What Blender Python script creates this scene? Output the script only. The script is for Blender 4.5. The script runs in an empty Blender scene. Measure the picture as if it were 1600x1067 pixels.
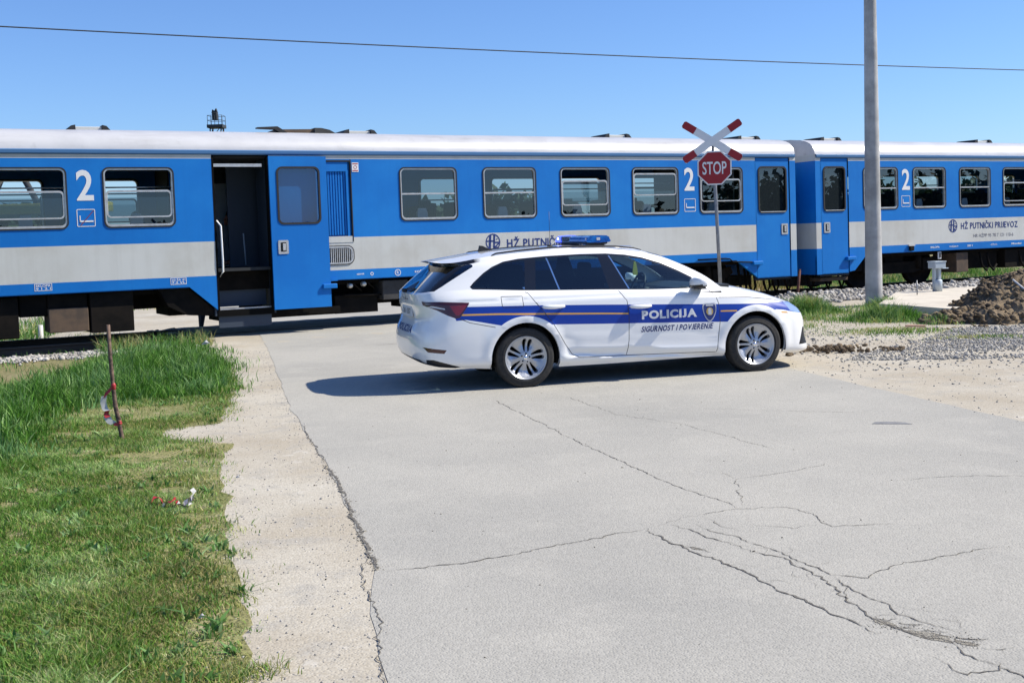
import bpy, bmesh, math, random
import numpy as np
from mathutils import Vector, Matrix, geometry, noise as mnoise
R = math.radians
random.seed(7); rng = np.random.default_rng(7)
sc = bpy.context.scene
C = sc.collection
# ---------------------------------------------------------------- camera, sky, sun, exposure
CAM_H = 1.6813; F_PX = 1808.1; PITCH = 0.0639; ROLL = -0.0304
cam_d = bpy.data.cameras.new('camera'); cam = bpy.data.objects.new('camera', cam_d); C.objects.link(cam)
cam_d.sensor_width = 36; cam_d.lens = 36*F_PX/1600; cam_d.shift_y = -(533.5-473.24)/1600
cam_d.clip_start = .05; cam_d.clip_end = 6000
fw = Vector((0, math.cos(PITCH), -math.sin(PITCH))); up0 = Vector((0, math.sin(PITCH), math.cos(PITCH))); rt0 = Vector((1, 0, 0))
rt = rt0*math.cos(ROLL)+up0*math.sin(ROLL); up = -rt0*math.sin(ROLL)+up0*math.cos(ROLL)
cam.matrix_world = Matrix(((rt.x, up.x, -fw.x, 0), (rt.y, up.y, -fw.y, 0), (rt.z, up.z, -fw.z, CAM_H), (0, 0, 0, 1)))
sc.camera = cam
SUN_AZ = R(6); SUN_EL = R(45)
w = bpy.data.worlds.new('World'); sc.world = w; w.use_nodes = True
wn = w.node_tree; bg = wn.nodes['Background']; sky = wn.nodes.new('ShaderNodeTexSky')
sky.sky_type = 'NISHITA'; sky.sun_disc = False; sky.sun_elevation = SUN_EL; sky.sun_rotation = R(90)-SUN_AZ
sky.air_density = 1.0; sky.dust_density = .3; sky.ozone_density = 2.2; sky.altitude = 100
tint = wn.nodes.new('ShaderNodeMix'); tint.data_type = 'RGBA'; tint.blend_type = 'MULTIPLY'; tint.inputs[0].default_value = 1
tint.inputs[7].default_value = (.62, .83, 1.20, 1); wn.links.new(sky.outputs[0], tint.inputs[6])
wn.links.new(tint.outputs[2], bg.inputs[0]); bg.inputs[1].default_value = .10
sd = bpy.data.lights.new('sun', 'SUN'); sun = bpy.data.objects.new('sun', sd); C.objects.link(sun)
sd.energy = 5.0; sd.angle = R(.55); sd.color = (1, .93, .80)
sdir = Vector((math.cos(SUN_AZ)*math.cos(SUN_EL), math.sin(SUN_AZ)*math.cos(SUN_EL), math.sin(SUN_EL)))
sun.rotation_euler = sdir.to_track_quat('Z', 'Y').to_euler()
sc.view_settings.view_transform = 'Standard'; sc.view_settings.look = 'None'
sc.view_settings.exposure = .42; sc.view_settings.gamma = 1
sc.cycles.max_bounces = 8; sc.cycles.transparent_max_bounces = 24

# ---------------------------------------------------------------- materials
def lin(r, g, b):
    f = lambda c: ((c/255+.055)/1.055)**2.4 if c > 10 else c/255/12.92
    return (f(r), f(g), f(b))
def mat(name, col, rough=.6, metal=0, col2=None, scale=6, bump=0, bscale=None, coat=0, spec=.5, detail=6, col3=None, scale3=.6, emit=0, dist=.02, thr=(.4, .62), thr3=(.45, .62)):
    m = bpy.data.materials.new(name); m.use_nodes = True
    nt = m.node_tree; b = nt.nodes['Principled BSDF']
    b.inputs['Base Color'].default_value = (*col, 1); b.inputs['Roughness'].default_value = rough
    b.inputs['Metallic'].default_value = metal; b.inputs['Coat Weight'].default_value = coat
    b.inputs['Coat Roughness'].default_value = .04
    b.inputs['Specular IOR Level'].default_value = spec
    if emit:
        b.inputs['Emission Color'].default_value = (*col, 1); b.inputs['Emission Strength'].default_value = emit
    tc = nt.nodes.new('ShaderNodeTexCoord')
    def nz(s, d=detail):
        n = nt.nodes.new('ShaderNodeTexNoise'); n.inputs['Scale'].default_value = s; n.inputs['Detail'].default_value = d
        n.inputs['Roughness'].default_value = .62
        nt.links.new(tc.outputs['Object'], n.inputs['Vector']); return n
    def ramp(n, th):
        r = nt.nodes.new('ShaderNodeMapRange'); r.inputs[1].default_value = th[0]; r.inputs[2].default_value = th[1]
        nt.links.new(n.outputs[0], r.inputs[0]); return r
    last = None
    if col2 is not None:
        mx = nt.nodes.new('ShaderNodeMix'); mx.data_type = 'RGBA'
        mx.inputs[6].default_value = (*col, 1); mx.inputs[7].default_value = (*col2, 1)
        nt.links.new(ramp(nz(scale), thr).outputs[0], mx.inputs[0]); last = mx.outputs[2]
    if col3 is not None:
        mx = nt.nodes.new('ShaderNodeMix'); mx.data_type = 'RGBA'
        if last: nt.links.new(last, mx.inputs[6])
        else: mx.inputs[6].default_value = (*col, 1)
        mx.inputs[7].default_value = (*col3, 1)
        nt.links.new(ramp(nz(scale3), thr3).outputs[0], mx.inputs[0]); last = mx.outputs[2]
    if last: nt.links.new(last, b.inputs['Base Color'])
    if bump:
        bp = nt.nodes.new('ShaderNodeBump'); bp.inputs['Strength'].default_value = bump; bp.inputs['Distance'].default_value = dist
        nt.links.new(nz(bscale or scale).outputs[0], bp.inputs['Height']); nt.links.new(bp.outputs[0], b.inputs['Normal'])
    return m
def glassmat(name, tint, refl=1.0, rough=0):
    m = bpy.data.materials.new(name); m.use_nodes = True; nt = m.node_tree; nt.nodes.clear()
    o = nt.nodes.new('ShaderNodeOutputMaterial'); t = nt.nodes.new('ShaderNodeBsdfTransparent'); g = nt.nodes.new('ShaderNodeBsdfGlossy')
    t.inputs[0].default_value = (*tint, 1); g.inputs['Roughness'].default_value = rough; g.inputs[0].default_value = (refl, refl, refl, 1)
    fr = nt.nodes.new('ShaderNodeFresnel'); fr.inputs[0].default_value = 1.55
    ge = nt.nodes.new('ShaderNodeNewGeometry'); mul = nt.nodes.new('ShaderNodeMath'); mul.operation = 'MULTIPLY'
    inv = nt.nodes.new('ShaderNodeMath'); inv.operation = 'SUBTRACT'; inv.inputs[0].default_value = 1
    nt.links.new(ge.outputs['Backfacing'], inv.inputs[1])
    add = nt.nodes.new('ShaderNodeMath'); add.operation = 'MULTIPLY'; add.inputs[1].default_value = 1.7; add.use_clamp = True; add.name = 'gain'
    nt.links.new(fr.outputs[0], add.inputs[0]); nt.links.new(add.outputs[0], mul.inputs[0]); nt.links.new(inv.outputs[0], mul.inputs[1])
    mx = nt.nodes.new('ShaderNodeMixShader'); nt.links.new(mul.outputs[0], mx.inputs[0])
    nt.links.new(t.outputs[0], mx.inputs[1]); nt.links.new(g.outputs[0], mx.inputs[2]); nt.links.new(mx.outputs[0], o.inputs[0])
    return m
M = {}
M['white'] = mat('white_car_paint', (.84, .84, .83), .35, coat=1)
M['stripe'] = mat('blue_stripe_film', lin(0, 54, 152), .45, spec=.3, coat=.15)
M['yellow'] = mat('yellow_stripe_film', lin(215, 160, 60), .4, coat=.5)
M['black'] = mat('black_plastic', (.012, .012, .013), .45)
M['gloss'] = mat('black_gloss_trim', (.01, .01, .012), .12, coat=.6)
M['well'] = mat('wheel_well_black', (.006, .006, .006), .95, spec=.1)
M['rubber'] = mat('tyre_rubber', (.016, .016, .016), .78, col2=(.03, .028, .026), scale=30)
M['alloy'] = mat('alloy_silver', (.46, .47, .49), .35, .5)
M['chrome'] = mat('chrome', (.8, .8, .8), .12, 1)
M['red'] = mat('red_lens', (.20, .006, .012), .2, coat=.6)
M['darkred'] = mat('dark_red_lens', (.055, .005, .009), .2, coat=.6)
M['lens'] = mat('clear_lens', (.35, .45, .62), .08, .3, coat=1)
M['bluelens'] = mat('blue_lens', (.02, .20, .62), .12, coat=1, col2=(.01, .07, .35), scale=14)
M['bluelit'] = mat('lit_blue_beacon', (.06, .10, 1.0), .2, emit=1.6)
M['whitelit'] = mat('beacon_led', (.65, .75, 1.0), .2, emit=5)
M['panel'] = mat('grey_panel', lin(120, 140, 160), .4)
M['plate'] = mat('plate_white', (.6, .62, .66), .4)
M['seat'] = mat('car_seat_fabric', (.02, .024, .03), .9)
M['dash'] = mat('dashboard', (.03, .035, .04), .6)
M['glass_dark'] = glassmat('tinted_car_glass', (.10, .16, .20))
M['glass_car'] = glassmat('car_glass', (.62, .76, .78))
M['glass'] = glassmat('coach_glass', (.52, .60, .64), 1.0)
M['navy'] = mat('navy_lettering', lin(22, 45, 110), .5)
M['lettering'] = mat('white_lettering', (.72, .72, .72), .5)
M['greyletter'] = mat('grey_lettering', lin(110, 110, 120), .5)
M['gold'] = mat('gold_crest', lin(175, 150, 90), .4)
M['silver'] = mat('silver_crest', (.45, .47, .52), .4)
M['tblue'] = mat('coach_blue_paint', lin(6, 112, 193), .5, spec=.3, col2=lin(16, 118, 196), scale=1.3, col3=lin(2, 104, 184), scale3=.35, bump=.10, bscale=1.5, dist=.03)
def streak(m, amt=.12, s_=(7, 7, .5), dark=(.55, .52, .48)):
    nt = m.node_tree; b = nt.nodes['Principled BSDF']; l = b.inputs['Base Color'].links[0]; src = l.from_socket
    tc = nt.nodes.new('ShaderNodeTexCoord'); mpn = nt.nodes.new('ShaderNodeMapping'); mpn.inputs['Scale'].default_value = s_; n = nt.nodes.new('ShaderNodeTexNoise'); n.inputs['Scale'].default_value = 1; n.inputs['Detail'].default_value = 5; n.inputs['Roughness'].default_value = .7
    nt.links.new(tc.outputs['Object'], mpn.inputs[0]); nt.links.new(mpn.outputs[0], n.inputs['Vector']); mr = nt.nodes.new('ShaderNodeMapRange'); mr.inputs[1].default_value = .48; mr.inputs[2].default_value = .8; mr.inputs[4].default_value = amt*3
    nt.links.new(n.outputs[0], mr.inputs[0]); x = nt.nodes.new('ShaderNodeMix'); x.data_type = 'RGBA'; x.blend_type = 'MULTIPLY'; nt.links.new(mr.outputs[0], x.inputs[0]); nt.links.new(src, x.inputs[6]); x.inputs[7].default_value = (*dark, 1); nt.links.new(x.outputs[2], b.inputs['Base Color'])
M['tgrey'] = mat('coach_grey_paint', lin(192, 193, 188), .5, col2=lin(184, 183, 176), scale=1.7, col3=lin(197, 198, 194), scale3=.5, bump=.04, bscale=1.5, dist=.03)
M['troof'] = mat('coach_roof_paint', (.56, .56, .57), .38, .1, col2=(.50, .50, .51), scale=1.4, col3=(.42, .42, .42), scale3=3, thr3=(.6, .8), bump=.06, bscale=2, dist=.03)
streak(M['tgrey'], .07); streak(M['tblue'], .08, dark=(.6, .68, .75)); streak(M['troof'], .15, (.6, 6, 6))
M['gutter'] = mat('gutter_blue_grey', lin(60, 105, 150), .5)
M['alu'] = mat('window_aluminium', (.62, .60, .57), .35, .6, col2=(.5, .48, .45), scale=9)
M['gasket'] = mat('rubber_gasket', (.012, .013, .015), .7)
M['under'] = mat('underframe_grime', (.006, .0055, .005), .9, spec=.15, col2=(.014, .011, .009), scale=3)
M['brown'] = mat('dusty_brown_steel', lin(98, 80, 64), .85, col2=lin(78, 66, 56), scale=5)
M['dgrey'] = mat('dark_grey_box', lin(58, 58, 58), .8, col2=lin(48, 46, 44), scale=4)
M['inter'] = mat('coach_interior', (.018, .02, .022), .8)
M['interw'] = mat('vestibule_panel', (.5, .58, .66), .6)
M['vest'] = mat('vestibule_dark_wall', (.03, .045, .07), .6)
M['seatb'] = mat('coach_seat_blue', (.008, .012, .03), .9)
M['seatg'] = mat('coach_seat_shell', (.42, .45, .48), .6)
M['steel'] = mat('galvanised_steel', (.30, .31, .33), .5, .6, col2=(.22, .23, .25), scale=12)
M['signred'] = mat('sign_red', lin(150, 20, 34), .45)
M['signwhite'] = mat('sign_white', (.75, .76, .77), .45)
M['signback'] = mat('sign_back', (.35, .36, .37), .5)
M['conc'] = mat('pole_concrete', lin(184, 184, 183), .85, col2=lin(166, 166, 165), scale=3, col3=lin(146, 146, 145), scale3=1.3, bump=.3, bscale=40, dist=.004)
M['slab'] = mat('slab_concrete', lin(205, 197, 182), .9, col2=lin(190, 182, 168), scale=2.5, bump=.3, bscale=25, dist=.01)
M['rust'] = mat('rusty_steel', lin(100, 56, 44), .85, col2=lin(70, 40, 34), scale=20)
M['rail'] = mat('rail_steel', (.10, .075, .06), .6, .3)
M['sleeper'] = mat('old_sleeper', (.06, .05, .042), .9, col2=(.1, .085, .07), scale=5)
streak(M['conc'], .08, (14, 14, .8), (.5, .5, .5))
M['bark'] = mat('stick_bark', lin(118, 96, 82), .9, col2=lin(70, 56, 50), scale=28, bump=.6, bscale=60, dist=.004)
M['tapered'] = mat('tape_red', lin(165, 40, 46), .5)
M['tapewhite'] = mat('tape_white', (.50, .49, .48), .5)
M['zinc'] = mat('zinc_box', (.42, .48, .52), .5, .2)
M['soil'] = mat('dug_soil', lin(108, 93, 73), .95, col2=lin(74, 61, 46), scale=7, col3=lin(140, 122, 96), scale3=2.4, bump=.8, bscale=22, dist=.04)
M['stone'] = mat('ballast_stone', lin(165, 160, 152), .9, col2=lin(120, 116, 110), scale=9, col3=lin(190, 186, 180), scale3=3)
M['gravel'] = mat('grey_gravel_stone', lin(150, 148, 143), .9, col2=lin(112, 110, 105), scale=12, col3=lin(182, 178, 170), scale3=7)
M['ballast'] = mat('ballast_bed', lin(128, 120, 108), .95, col2=lin(76, 68, 58), scale=18, bump=.9, bscale=26, dist=.05)
M['skin'] = mat('skin', lin(200, 140, 112), .6)
M['cloth'] = mat('dark_cloth', (.015, .016, .02), .9)
M['hair'] = mat('dark_hair', (.02, .015, .01), .7)
M['shoe'] = mat('dark_shoe', (.02, .02, .022), .6)
M['yellowfab'] = mat('yellow_tag', lin(220, 215, 80), .8)
M['cable'] = mat('cable_black', (.03, .035, .04), .7)
M['hose'] = mat('white_hose', (.6, .6, .58), .6)
M['ymach'] = mat('machine_yellow', lin(225, 190, 50), .5)

# ---------------------------------------------------------------- object helpers
def tag(o, label=None, cat=None, group=None, kind=None):
    if label: o['label'] = label
    if cat: o['category'] = cat
    if group: o['group'] = group
    if kind: o['kind'] = kind
    return o
def thing(name, label, cat, loc=(0, 0, 0), rot=(0, 0, 0), group=None):
    o = bpy.data.objects.new(name, None); C.objects.link(o); o.location = loc; o.rotation_euler = rot; o.empty_display_size = .2
    return tag(o, label, cat, group)
class MB:
    def __init__(s): s.v = []; s.f = []; s.m = []; s.sm = []
    def add(s, vs, fs, mi=0, smooth=False):
        n = len(s.v); s.v += [tuple(p) for p in vs]; s.f += [tuple(n+i for i in f) for f in fs]
        s.m += [mi]*len(fs); s.sm += [smooth]*len(fs); return s
    def box(s, a, b, mi=0, ch=0):
        x0, y0, z0 = a; x1, y1, z1 = b
        if x0 > x1: x0, x1 = x1, x0
        if y0 > y1: y0, y1 = y1, y0
        if z0 > z1: z0, z1 = z1, z0
        if not ch:
            s.add([(x0, y0, z0), (x1, y0, z0), (x1, y1, z0), (x0, y1, z0), (x0, y0, z1), (x1, y0, z1), (x1, y1, z1), (x0, y1, z1)],
                  [(0, 3, 2, 1), (4, 5, 6, 7), (0, 1, 5, 4), (1, 2, 6, 5), (2, 3, 7, 6), (3, 0, 4, 7)], mi)
        else:
            bm = bmesh.new(); bmesh.ops.create_cube(bm, size=1)
            for v in bm.verts: v.co = Vector(((x0+x1)/2+v.co.x*(x1-x0), (y0+y1)/2+v.co.y*(y1-y0), (z0+z1)/2+v.co.z*(z1-z0)))
            bmesh.ops.bevel(bm, geom=bm.edges[:], offset=ch, segments=2, profile=.5, affect='EDGES')
            bm.verts.index_update(); s.add([v.co for v in bm.verts], [[v.index for v in f.verts] for f in bm.faces], mi); bm.free()
        return s
    def tube(s, pts, r, n=10, mi=0, cap=True, smooth=True):
        pts = [Vector(p) for p in pts]; rs = r if isinstance(r, (list, tuple)) else [r]*len(pts)
        vs = []; fs = []
        for i, p in enumerate(pts):
            t = (pts[min(i+1, len(pts)-1)]-pts[max(i-1, 0)]).normalized()
            a = Vector((0, 0, 1)) if abs(t.z) < .9 else Vector((1, 0, 0))
            e1 = t.cross(a).normalized(); e2 = t.cross(e1).normalized()
            for k in range(n):
                an = 2*math.pi*k/n; vs.append(p+(e1*math.cos(an)+e2*math.sin(an))*rs[i])
        for i in range(len(pts)-1):
            for k in range(n):
                fs.append((i*n+k, i*n+(k+1) % n, (i+1)*n+(k+1) % n, (i+1)*n+k))
        s.add(vs, fs, mi, smooth)
        if cap:
            n0 = len(s.v)-len(vs); s.f.append(tuple(n0+k for k in range(n))[::-1]); s.f.append(tuple(n0+(len(pts)-1)*n+k for k in range(n)))
            s.m += [mi]*2; s.sm += [False]*2
        return s
    def lathe(s, prof, axis='z', n=32, mi=0, c=(0, 0, 0), smooth=True, close=False):
        vs = []; fs = []; m = len(prof)
        for k in range(n):
            an = 2*math.pi*k/n
            for r, h in prof:
                a, b = r*math.cos(an), r*math.sin(an)
                vs.append((c[0]+a, c[1]+b, c[2]+h) if axis == 'z' else (c[0]+a, c[1]+h, c[2]+b))
        for k in range(n):
            for j in range(m-1 if not close else m):
                j2 = (j+1) % m; k2 = (k+1) % n
                f = (k*m+j, k2*m+j, k2*m+j2, k*m+j2); fs.append(f if axis == 'z' else f[::-1])
        return s.add(vs, fs, mi, smooth)
    def prism(s, poly, d0, d1, fn, mi=0, mside=None):
        """poly: 2D outline, extruded between depths d0,d1; fn(a,b,d)->3D"""
        n = len(poly); tri = geometry.tessellate_polygon([[Vector((a, b, 0)) for a, b in poly]])
        vs = [fn(a, b, d0) for a, b in poly]+[fn(a, b, d1) for a, b in poly]
        s.add(vs, [tuple(t) for t in tri]+[tuple(i+n for i in t)[::-1] for t in tri], mi)
        n0 = len(s.v)-2*n
        for i in range(n):
            j = (i+1) % n; s.f.append((n0+i, n0+j, n0+n+j, n0+n+i)); s.m.append(mi if mside is None else mside); s.sm.append(False)
        return s
    def build(s, name, mats, parent=None, recalc=True, label=None):
        me = bpy.data.meshes.new(name); me.from_pydata([tuple(p) for p in s.v], [], s.f)
        for m in (mats if isinstance(mats, (list, tuple)) else [mats]): me.materials.append(m)
        me.polygons.foreach_set('material_index', s.m); me.polygons.foreach_set('use_smooth', s.sm)
        if recalc:
            bm = bmesh.new(); bm.from_mesh(me); bmesh.ops.recalc_face_normals(bm, faces=bm.faces[:]); bm.to_mesh(me); bm.free()
        me.update()
        o = bpy.data.objects.new(name, me); C.objects.link(o)
        if parent: o.parent = parent
        if label: o['label'] = label
        return o
def copy_obj(o, parent=None):
    c = o.copy(); C.objects.link(c); c.parent = parent
    for ch in [x for x in bpy.data.objects if x.parent == o]: copy_obj(ch, c)
    return c
def inpoly(x, y, P):
    c = False; n = len(P); j = n-1
    for i in range(n):
        xi, yi = P[i]; xj, yj = P[j]
        if (yi > y) != (yj > y) and x < (xj-xi)*(y-yi)/(yj-yi)+xi: c = not c
        j = i
    return c
def rrect(x0, z0, x1, z1, r, n=5):
    P = []
    for cx, cz, a0 in ((x1-r, z0+r, -90), (x1-r, z1-r, 0), (x0+r, z1-r, 90), (x0+r, z0+r, 180)):
        for k in range(n+1):
            a = R(a0+90*k/n); P.append((cx+r*math.cos(a), cz+r*math.sin(a)))
    return P
def ring(mb, P, Q, w0, w1, fn, mi=0):
    """frame between outline P (outer) and Q (inner), same count, depth w0 (front) to w1"""
    n = len(P); vs = [fn(*p, w0) for p in P]+[fn(*p, w0) for p in Q]+[fn(*p, w1) for p in P]+[fn(*p, w1) for p in Q]; fs = []
    for i in range(n):
        j = (i+1) % n
        fs += [(i, j, n+j, n+i), (2*n+j, 2*n+i, 3*n+i, 3*n+j), (j, i, 2*n+i, 2*n+j), (n+i, n+j, 3*n+j, 3*n+i)]
    return mb.add(vs, fs, mi)
def text2d(body, bold=0, shear=0, spacing=1):
    cu = bpy.data.curves.new('t', 'FONT'); cu.body = body; cu.offset = bold; cu.shear = shear; cu.space_character = spacing
    cu.resolution_u = 4
    o = bpy.data.objects.new('t', cu); C.objects.link(o)
    dg = bpy.context.evaluated_depsgraph_get(); dg.update()
    me = bpy.data.meshes.new_from_object(o.evaluated_get(dg))
    vs = [(v.co.x, v.co.y) for v in me.vertices]; fs = [tuple(p.vertices) for p in me.polygons]
    bpy.data.objects.remove(o); bpy.data.curves.remove(cu); bpy.data.meshes.remove(me)
    return vs, fs
def fit(vs, x0, y0, x1, y1):
    a = min(v[0] for v in vs); b = max(v[0] for v in vs); c = min(v[1] for v in vs); d = max(v[1] for v in vs)
    return [(x0+(v[0]-a)/(b-a)*(x1-x0), y0+(v[1]-c)/(d-c)*(y1-y0)) for v in vs]
def lettering(mb, body, x0, z0, x1, z1, fn, mi=0, **k):
    vs, fs = text2d(body, **k); vs = fit(vs, x0, z0, x1, z1); mb.add([fn(a, b) for a, b in vs], fs, mi)
def letters(mb, body, x0, z0, x1, z1, fn, mi=0, bold=.02, shear=0, gap=.16, mirror=False):
    """capitals of equal height, each glyph fitted to its own cell"""
    G = []; w_ = 0
    for ch in body:
        if ch == ' ': G.append(None); w_ += .32; continue
        vs, fs = text2d(ch, bold=bold); a = min(v[0] for v in vs); b = max(v[0] for v in vs); G.append((vs, fs, b-a)); w_ += b-a+gap*.6
    w_ -= gap*.6; k = (x1-x0)/w_; x = x0
    for g_, ch in zip(G, body):
        if g_ is None: x += .32*k; continue
        vs, fs, ww = g_; top = z1+(z1-z0)*.30 if ch in 'ŽČŠ' else z1
        vs = fit(vs, x, z0, x+ww*k, top); vs = [(a+shear*(b-z0), b) for a, b in vs]
        if mirror: vs = [(x0+x1-a, b) for a, b in vs]
        mb.add([fn(a, b) for a, b in vs], fs, mi); x += (ww+gap*.6)*k
def cdt(pts, polys, chains=()):
    """2D points plus closed polygons and open chains -> verts, triangles"""
    V = [Vector(p) for p in pts]; E = []
    for P in polys:
        n = len(V); V += [Vector(p) for p in P]; E += [(n+i, n+(i+1) % len(P)) for i in range(len(P))]
    for P in chains:
        n = len(V); V += [Vector(p) for p in P]; E += [(n+i, n+i+1) for i in range(len(P)-1)]
    r = geometry.delaunay_2d_cdt(V, E, [], 0, 1e-6)
    return [tuple(v) for v in r[0]], [tuple(f) for f in r[2]]

# ---------------------------------------------------------------- terrain
TD = 21.3667; PSI = .4965; cP, sP = math.cos(PSI), math.sin(PSI)
def uw(x, y): y = y-TD; return cP*x+sP*y, -sP*x+cP*y
def xy(u, w): return cP*u-sP*w, TD+sP*u+cP*w
def sst(a, b, x):
    t = max(0, min(1, (x-a)/(b-a))); return t*t*(3-2*t)
def H(x, y):
    u, w_ = uw(x, y)
    cr = sst(-6.3, -5.7, u)*(1-sst(5.0, 5.6, u))          # the road crossing
    h = (.05*cr-.11*(1-cr))*sst(-1.0 if cr > .5 else -.5, .3, w_)
    h -= (.28*cr+.16*(1-cr))*sst(2.6, 4.3, w_)
    left = 1-sst(-8, -5.6, u)
    h -= left*.12*sst(3.0, 6.5, w_)
    h += .06*math.sin(x*.31+1)*math.sin(y*.23)*sst(15, 40, math.hypot(x, y))
    return h
def sheet(name, poly, z, mats, step=.5, kind='structure', jit=0, chains=(), classify=None, label=None, cat=None, extra=None):
    P = []
    for i in range(len(poly)):
        a = Vector(poly[i]); b = Vector(poly[(i+1) % len(poly)]); n = max(1, int((b-a).length/step*2.0))
        n = min(n, 60)
        for k in range(n):
            p = a.lerp(b, k/n)
            if jit: p = p+Vector((mnoise.noise((p.x*2.3, p.y*2.3, 1))+.5*mnoise.noise((p.x*9, p.y*9, 3)), mnoise.noise((p.x*2.3, p.y*2.3, 7))+.5*mnoise.noise((p.x*9, p.y*9, 9))))*jit
            P.append((p.x, p.y))
    xs = [p[0] for p in P]; ys = [p[1] for p in P]; G = []
    x = min(xs)
    while x < max(xs):
        y = min(ys)
        while y < max(ys):
            if inpoly(x, y, P): G.append((x, y))
            y += step
        x += step
    V, T = cdt(G, [P]+list(extra or []))
    mb = MB(); keep = []; mi = []
    for t in T:
        cx = sum(V[i][0] for i in t)/3; cy = sum(V[i][1] for i in t)/3
        if inpoly(cx, cy, P):
            keep.append(t); mi.append(classify(cx, cy) if classify else 0)
    mb.add([(a, b, H(a, b)+z) for a, b in V], keep, 0, True); mb.m = mi
    o = mb.build(name, mats, recalc=False)
    # make normals point up
    bm = bmesh.new(); bm.from_mesh(o.data)
    for f in bm.faces:
        if f.normal.z < 0: f.normal_flip()
    bm.to_mesh(o.data); bm.free()
    tag(o, label, cat, None, kind); return o
def groundmat(name, base, alt, fine, speck, sc_big=.35, sc_fine=90, bump=.5, worn=None):
    """ground: broad patches, fine grain, stone specks"""
    m = bpy.data.materials.new(name); m.use_nodes = True; nt = m.node_tree; b = nt.nodes['Principled BSDF']
    b.inputs['Roughness'].default_value = .92; b.inputs['Specular IOR Level'].default_value = .25
    tc = nt.nodes.new('ShaderNodeTexCoord')
    def N(s, d=5, r=.6):
        n = nt.nodes.new('ShaderNodeTexNoise'); n.inputs['Scale'].default_value = s; n.inputs['Detail'].default_value = d; n.inputs['Roughness'].default_value = r
        nt.links.new(tc.outputs['Object'], n.inputs['Vector']); return n.outputs[0]
    def MR(x, a, b_):
        r = nt.nodes.new('ShaderNodeMapRange'); r.inputs[1].default_value = a; r.inputs[2].default_value = b_; nt.links.new(x, r.inputs[0]); return r.outputs[0]
    def MX(f, a, b_):
        x = nt.nodes.new('ShaderNodeMix'); x.data_type = 'RGBA'; nt.links.new(f, x.inputs[0])
        for i, c in ((6, a), (7, b_)):
            if isinstance(c, tuple): x.inputs[i].default_value = (*c, 1)
            else: nt.links.new(c, x.inputs[i])
        return x.outputs[2]
    c = MX(MR(N(sc_big, 4), .38, .64), base, alt)
    c = MX(MR(N(sc_big*6, 5), .52, .72), c, fine)
    vo = nt.nodes.new('ShaderNodeTexVoronoi'); vo.inputs['Scale'].default_value = sc_fine; nt.links.new(tc.outputs['Object'], vo.inputs['Vector'])
    g = MR(vo.outputs['Distance'], .12, .5)
    sp = nt.nodes.new('ShaderNodeMix'); sp.data_type = 'RGBA'; sp.blend_type = 'MULTIPLY'
    nt.links.new(MR(N(sc_fine*.7, 3, .7), .38, .66), sp.inputs[0]); nt.links.new(c, sp.inputs[6]); sp.inputs[7].default_value = (*speck, 1)
    c2 = sp.outputs[2]
    if worn: c2 = MX(MR(N(2.2, 6, .75), .60, .70), c2, worn)
    nt.links.new(c2, b.inputs['Base Color'])
    bp = nt.nodes.new('ShaderNodeBump'); bp.inputs['Strength'].default_value = bump; bp.inputs['Distance'].default_value = .006
    ad = nt.nodes.new('ShaderNodeMath'); ad.operation = 'ADD'; nt.links.new(g, ad.inputs[0]); nt.links.new(N(sc_fine*.4, 5, .7), ad.inputs[1])
    nt.links.new(ad.outputs[0], bp.inputs['Height']); nt.links.new(bp.outputs[0], b.inputs['Normal'])
    return m
M['asphalt'] = groundmat('old_asphalt', lin(175, 172, 163), lin(160, 158, 151), lin(176, 173, 164), (.82, .82, .82), .28, 75, .35)
M['crack'] = mat('crack_dark', lin(112, 108, 100), .95, col2=lin(84, 80, 74), scale=30)
M['crackrim'] = mat('crumbled_edge', lin(160, 155, 142), .95, col2=lin(124, 118, 106), scale=40, bump=1, bscale=60, dist=.02)
M['stain'] = mat('oil_stain', lin(112, 112, 114), .8, col2=lin(130, 130, 130), scale=14)
M['dirt'] = groundmat('sandy_dirt', lin(190, 184, 170), lin(174, 165, 148), lin(168, 164, 155), (.80, .78, .75), .6, 65, .35, worn=lin(196, 191, 180))
M['earth'] = groundmat('field_soil', lin(150, 138, 108), lin(112, 118, 70), lin(140, 126, 92), (.6, .6, .5), .3, 20, 1)
M['lawnsoil'] = groundmat('lawn_soil', lin(148, 144, 98), lin(108, 118, 64), lin(184, 172, 142), (.6, .6, .55), .9, 40, 1)
M['greyfines'] = groundmat('grey_gravel_bed', lin(172, 167, 155), lin(184, 177, 162), lin(160, 158, 154), (.5, .5, .5), .8, 28, 1)

# ground: one sheet to the horizon, fine near the camera
def build_ground():
    co = [0]; s = .5
    while co[-1] < 2500:
        co.append(co[-1]+s)
        if co[-1] > 32: s *= 1.22
    xs = sorted(set([-c for c in co]+co)); ys = [-c for c in co[::-1] if c > 8]+[-8+i*.5 for i in range(16)]+co
    ys = sorted(set(ys)); mb = MB(); n = len(xs)
    V = [(x, y, H(x, y)) for y in ys for x in xs]
    F = [(j*n+i, j*n+i+1, (j+1)*n+i+1, (j+1)*n+i) for j in range(len(ys)-1) for i in range(n-1)]
    mb.add(V, F, 0, True); o = mb.build('ground', M['earth'], recalc=False); tag(o, kind='structure')
build_ground()

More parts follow.
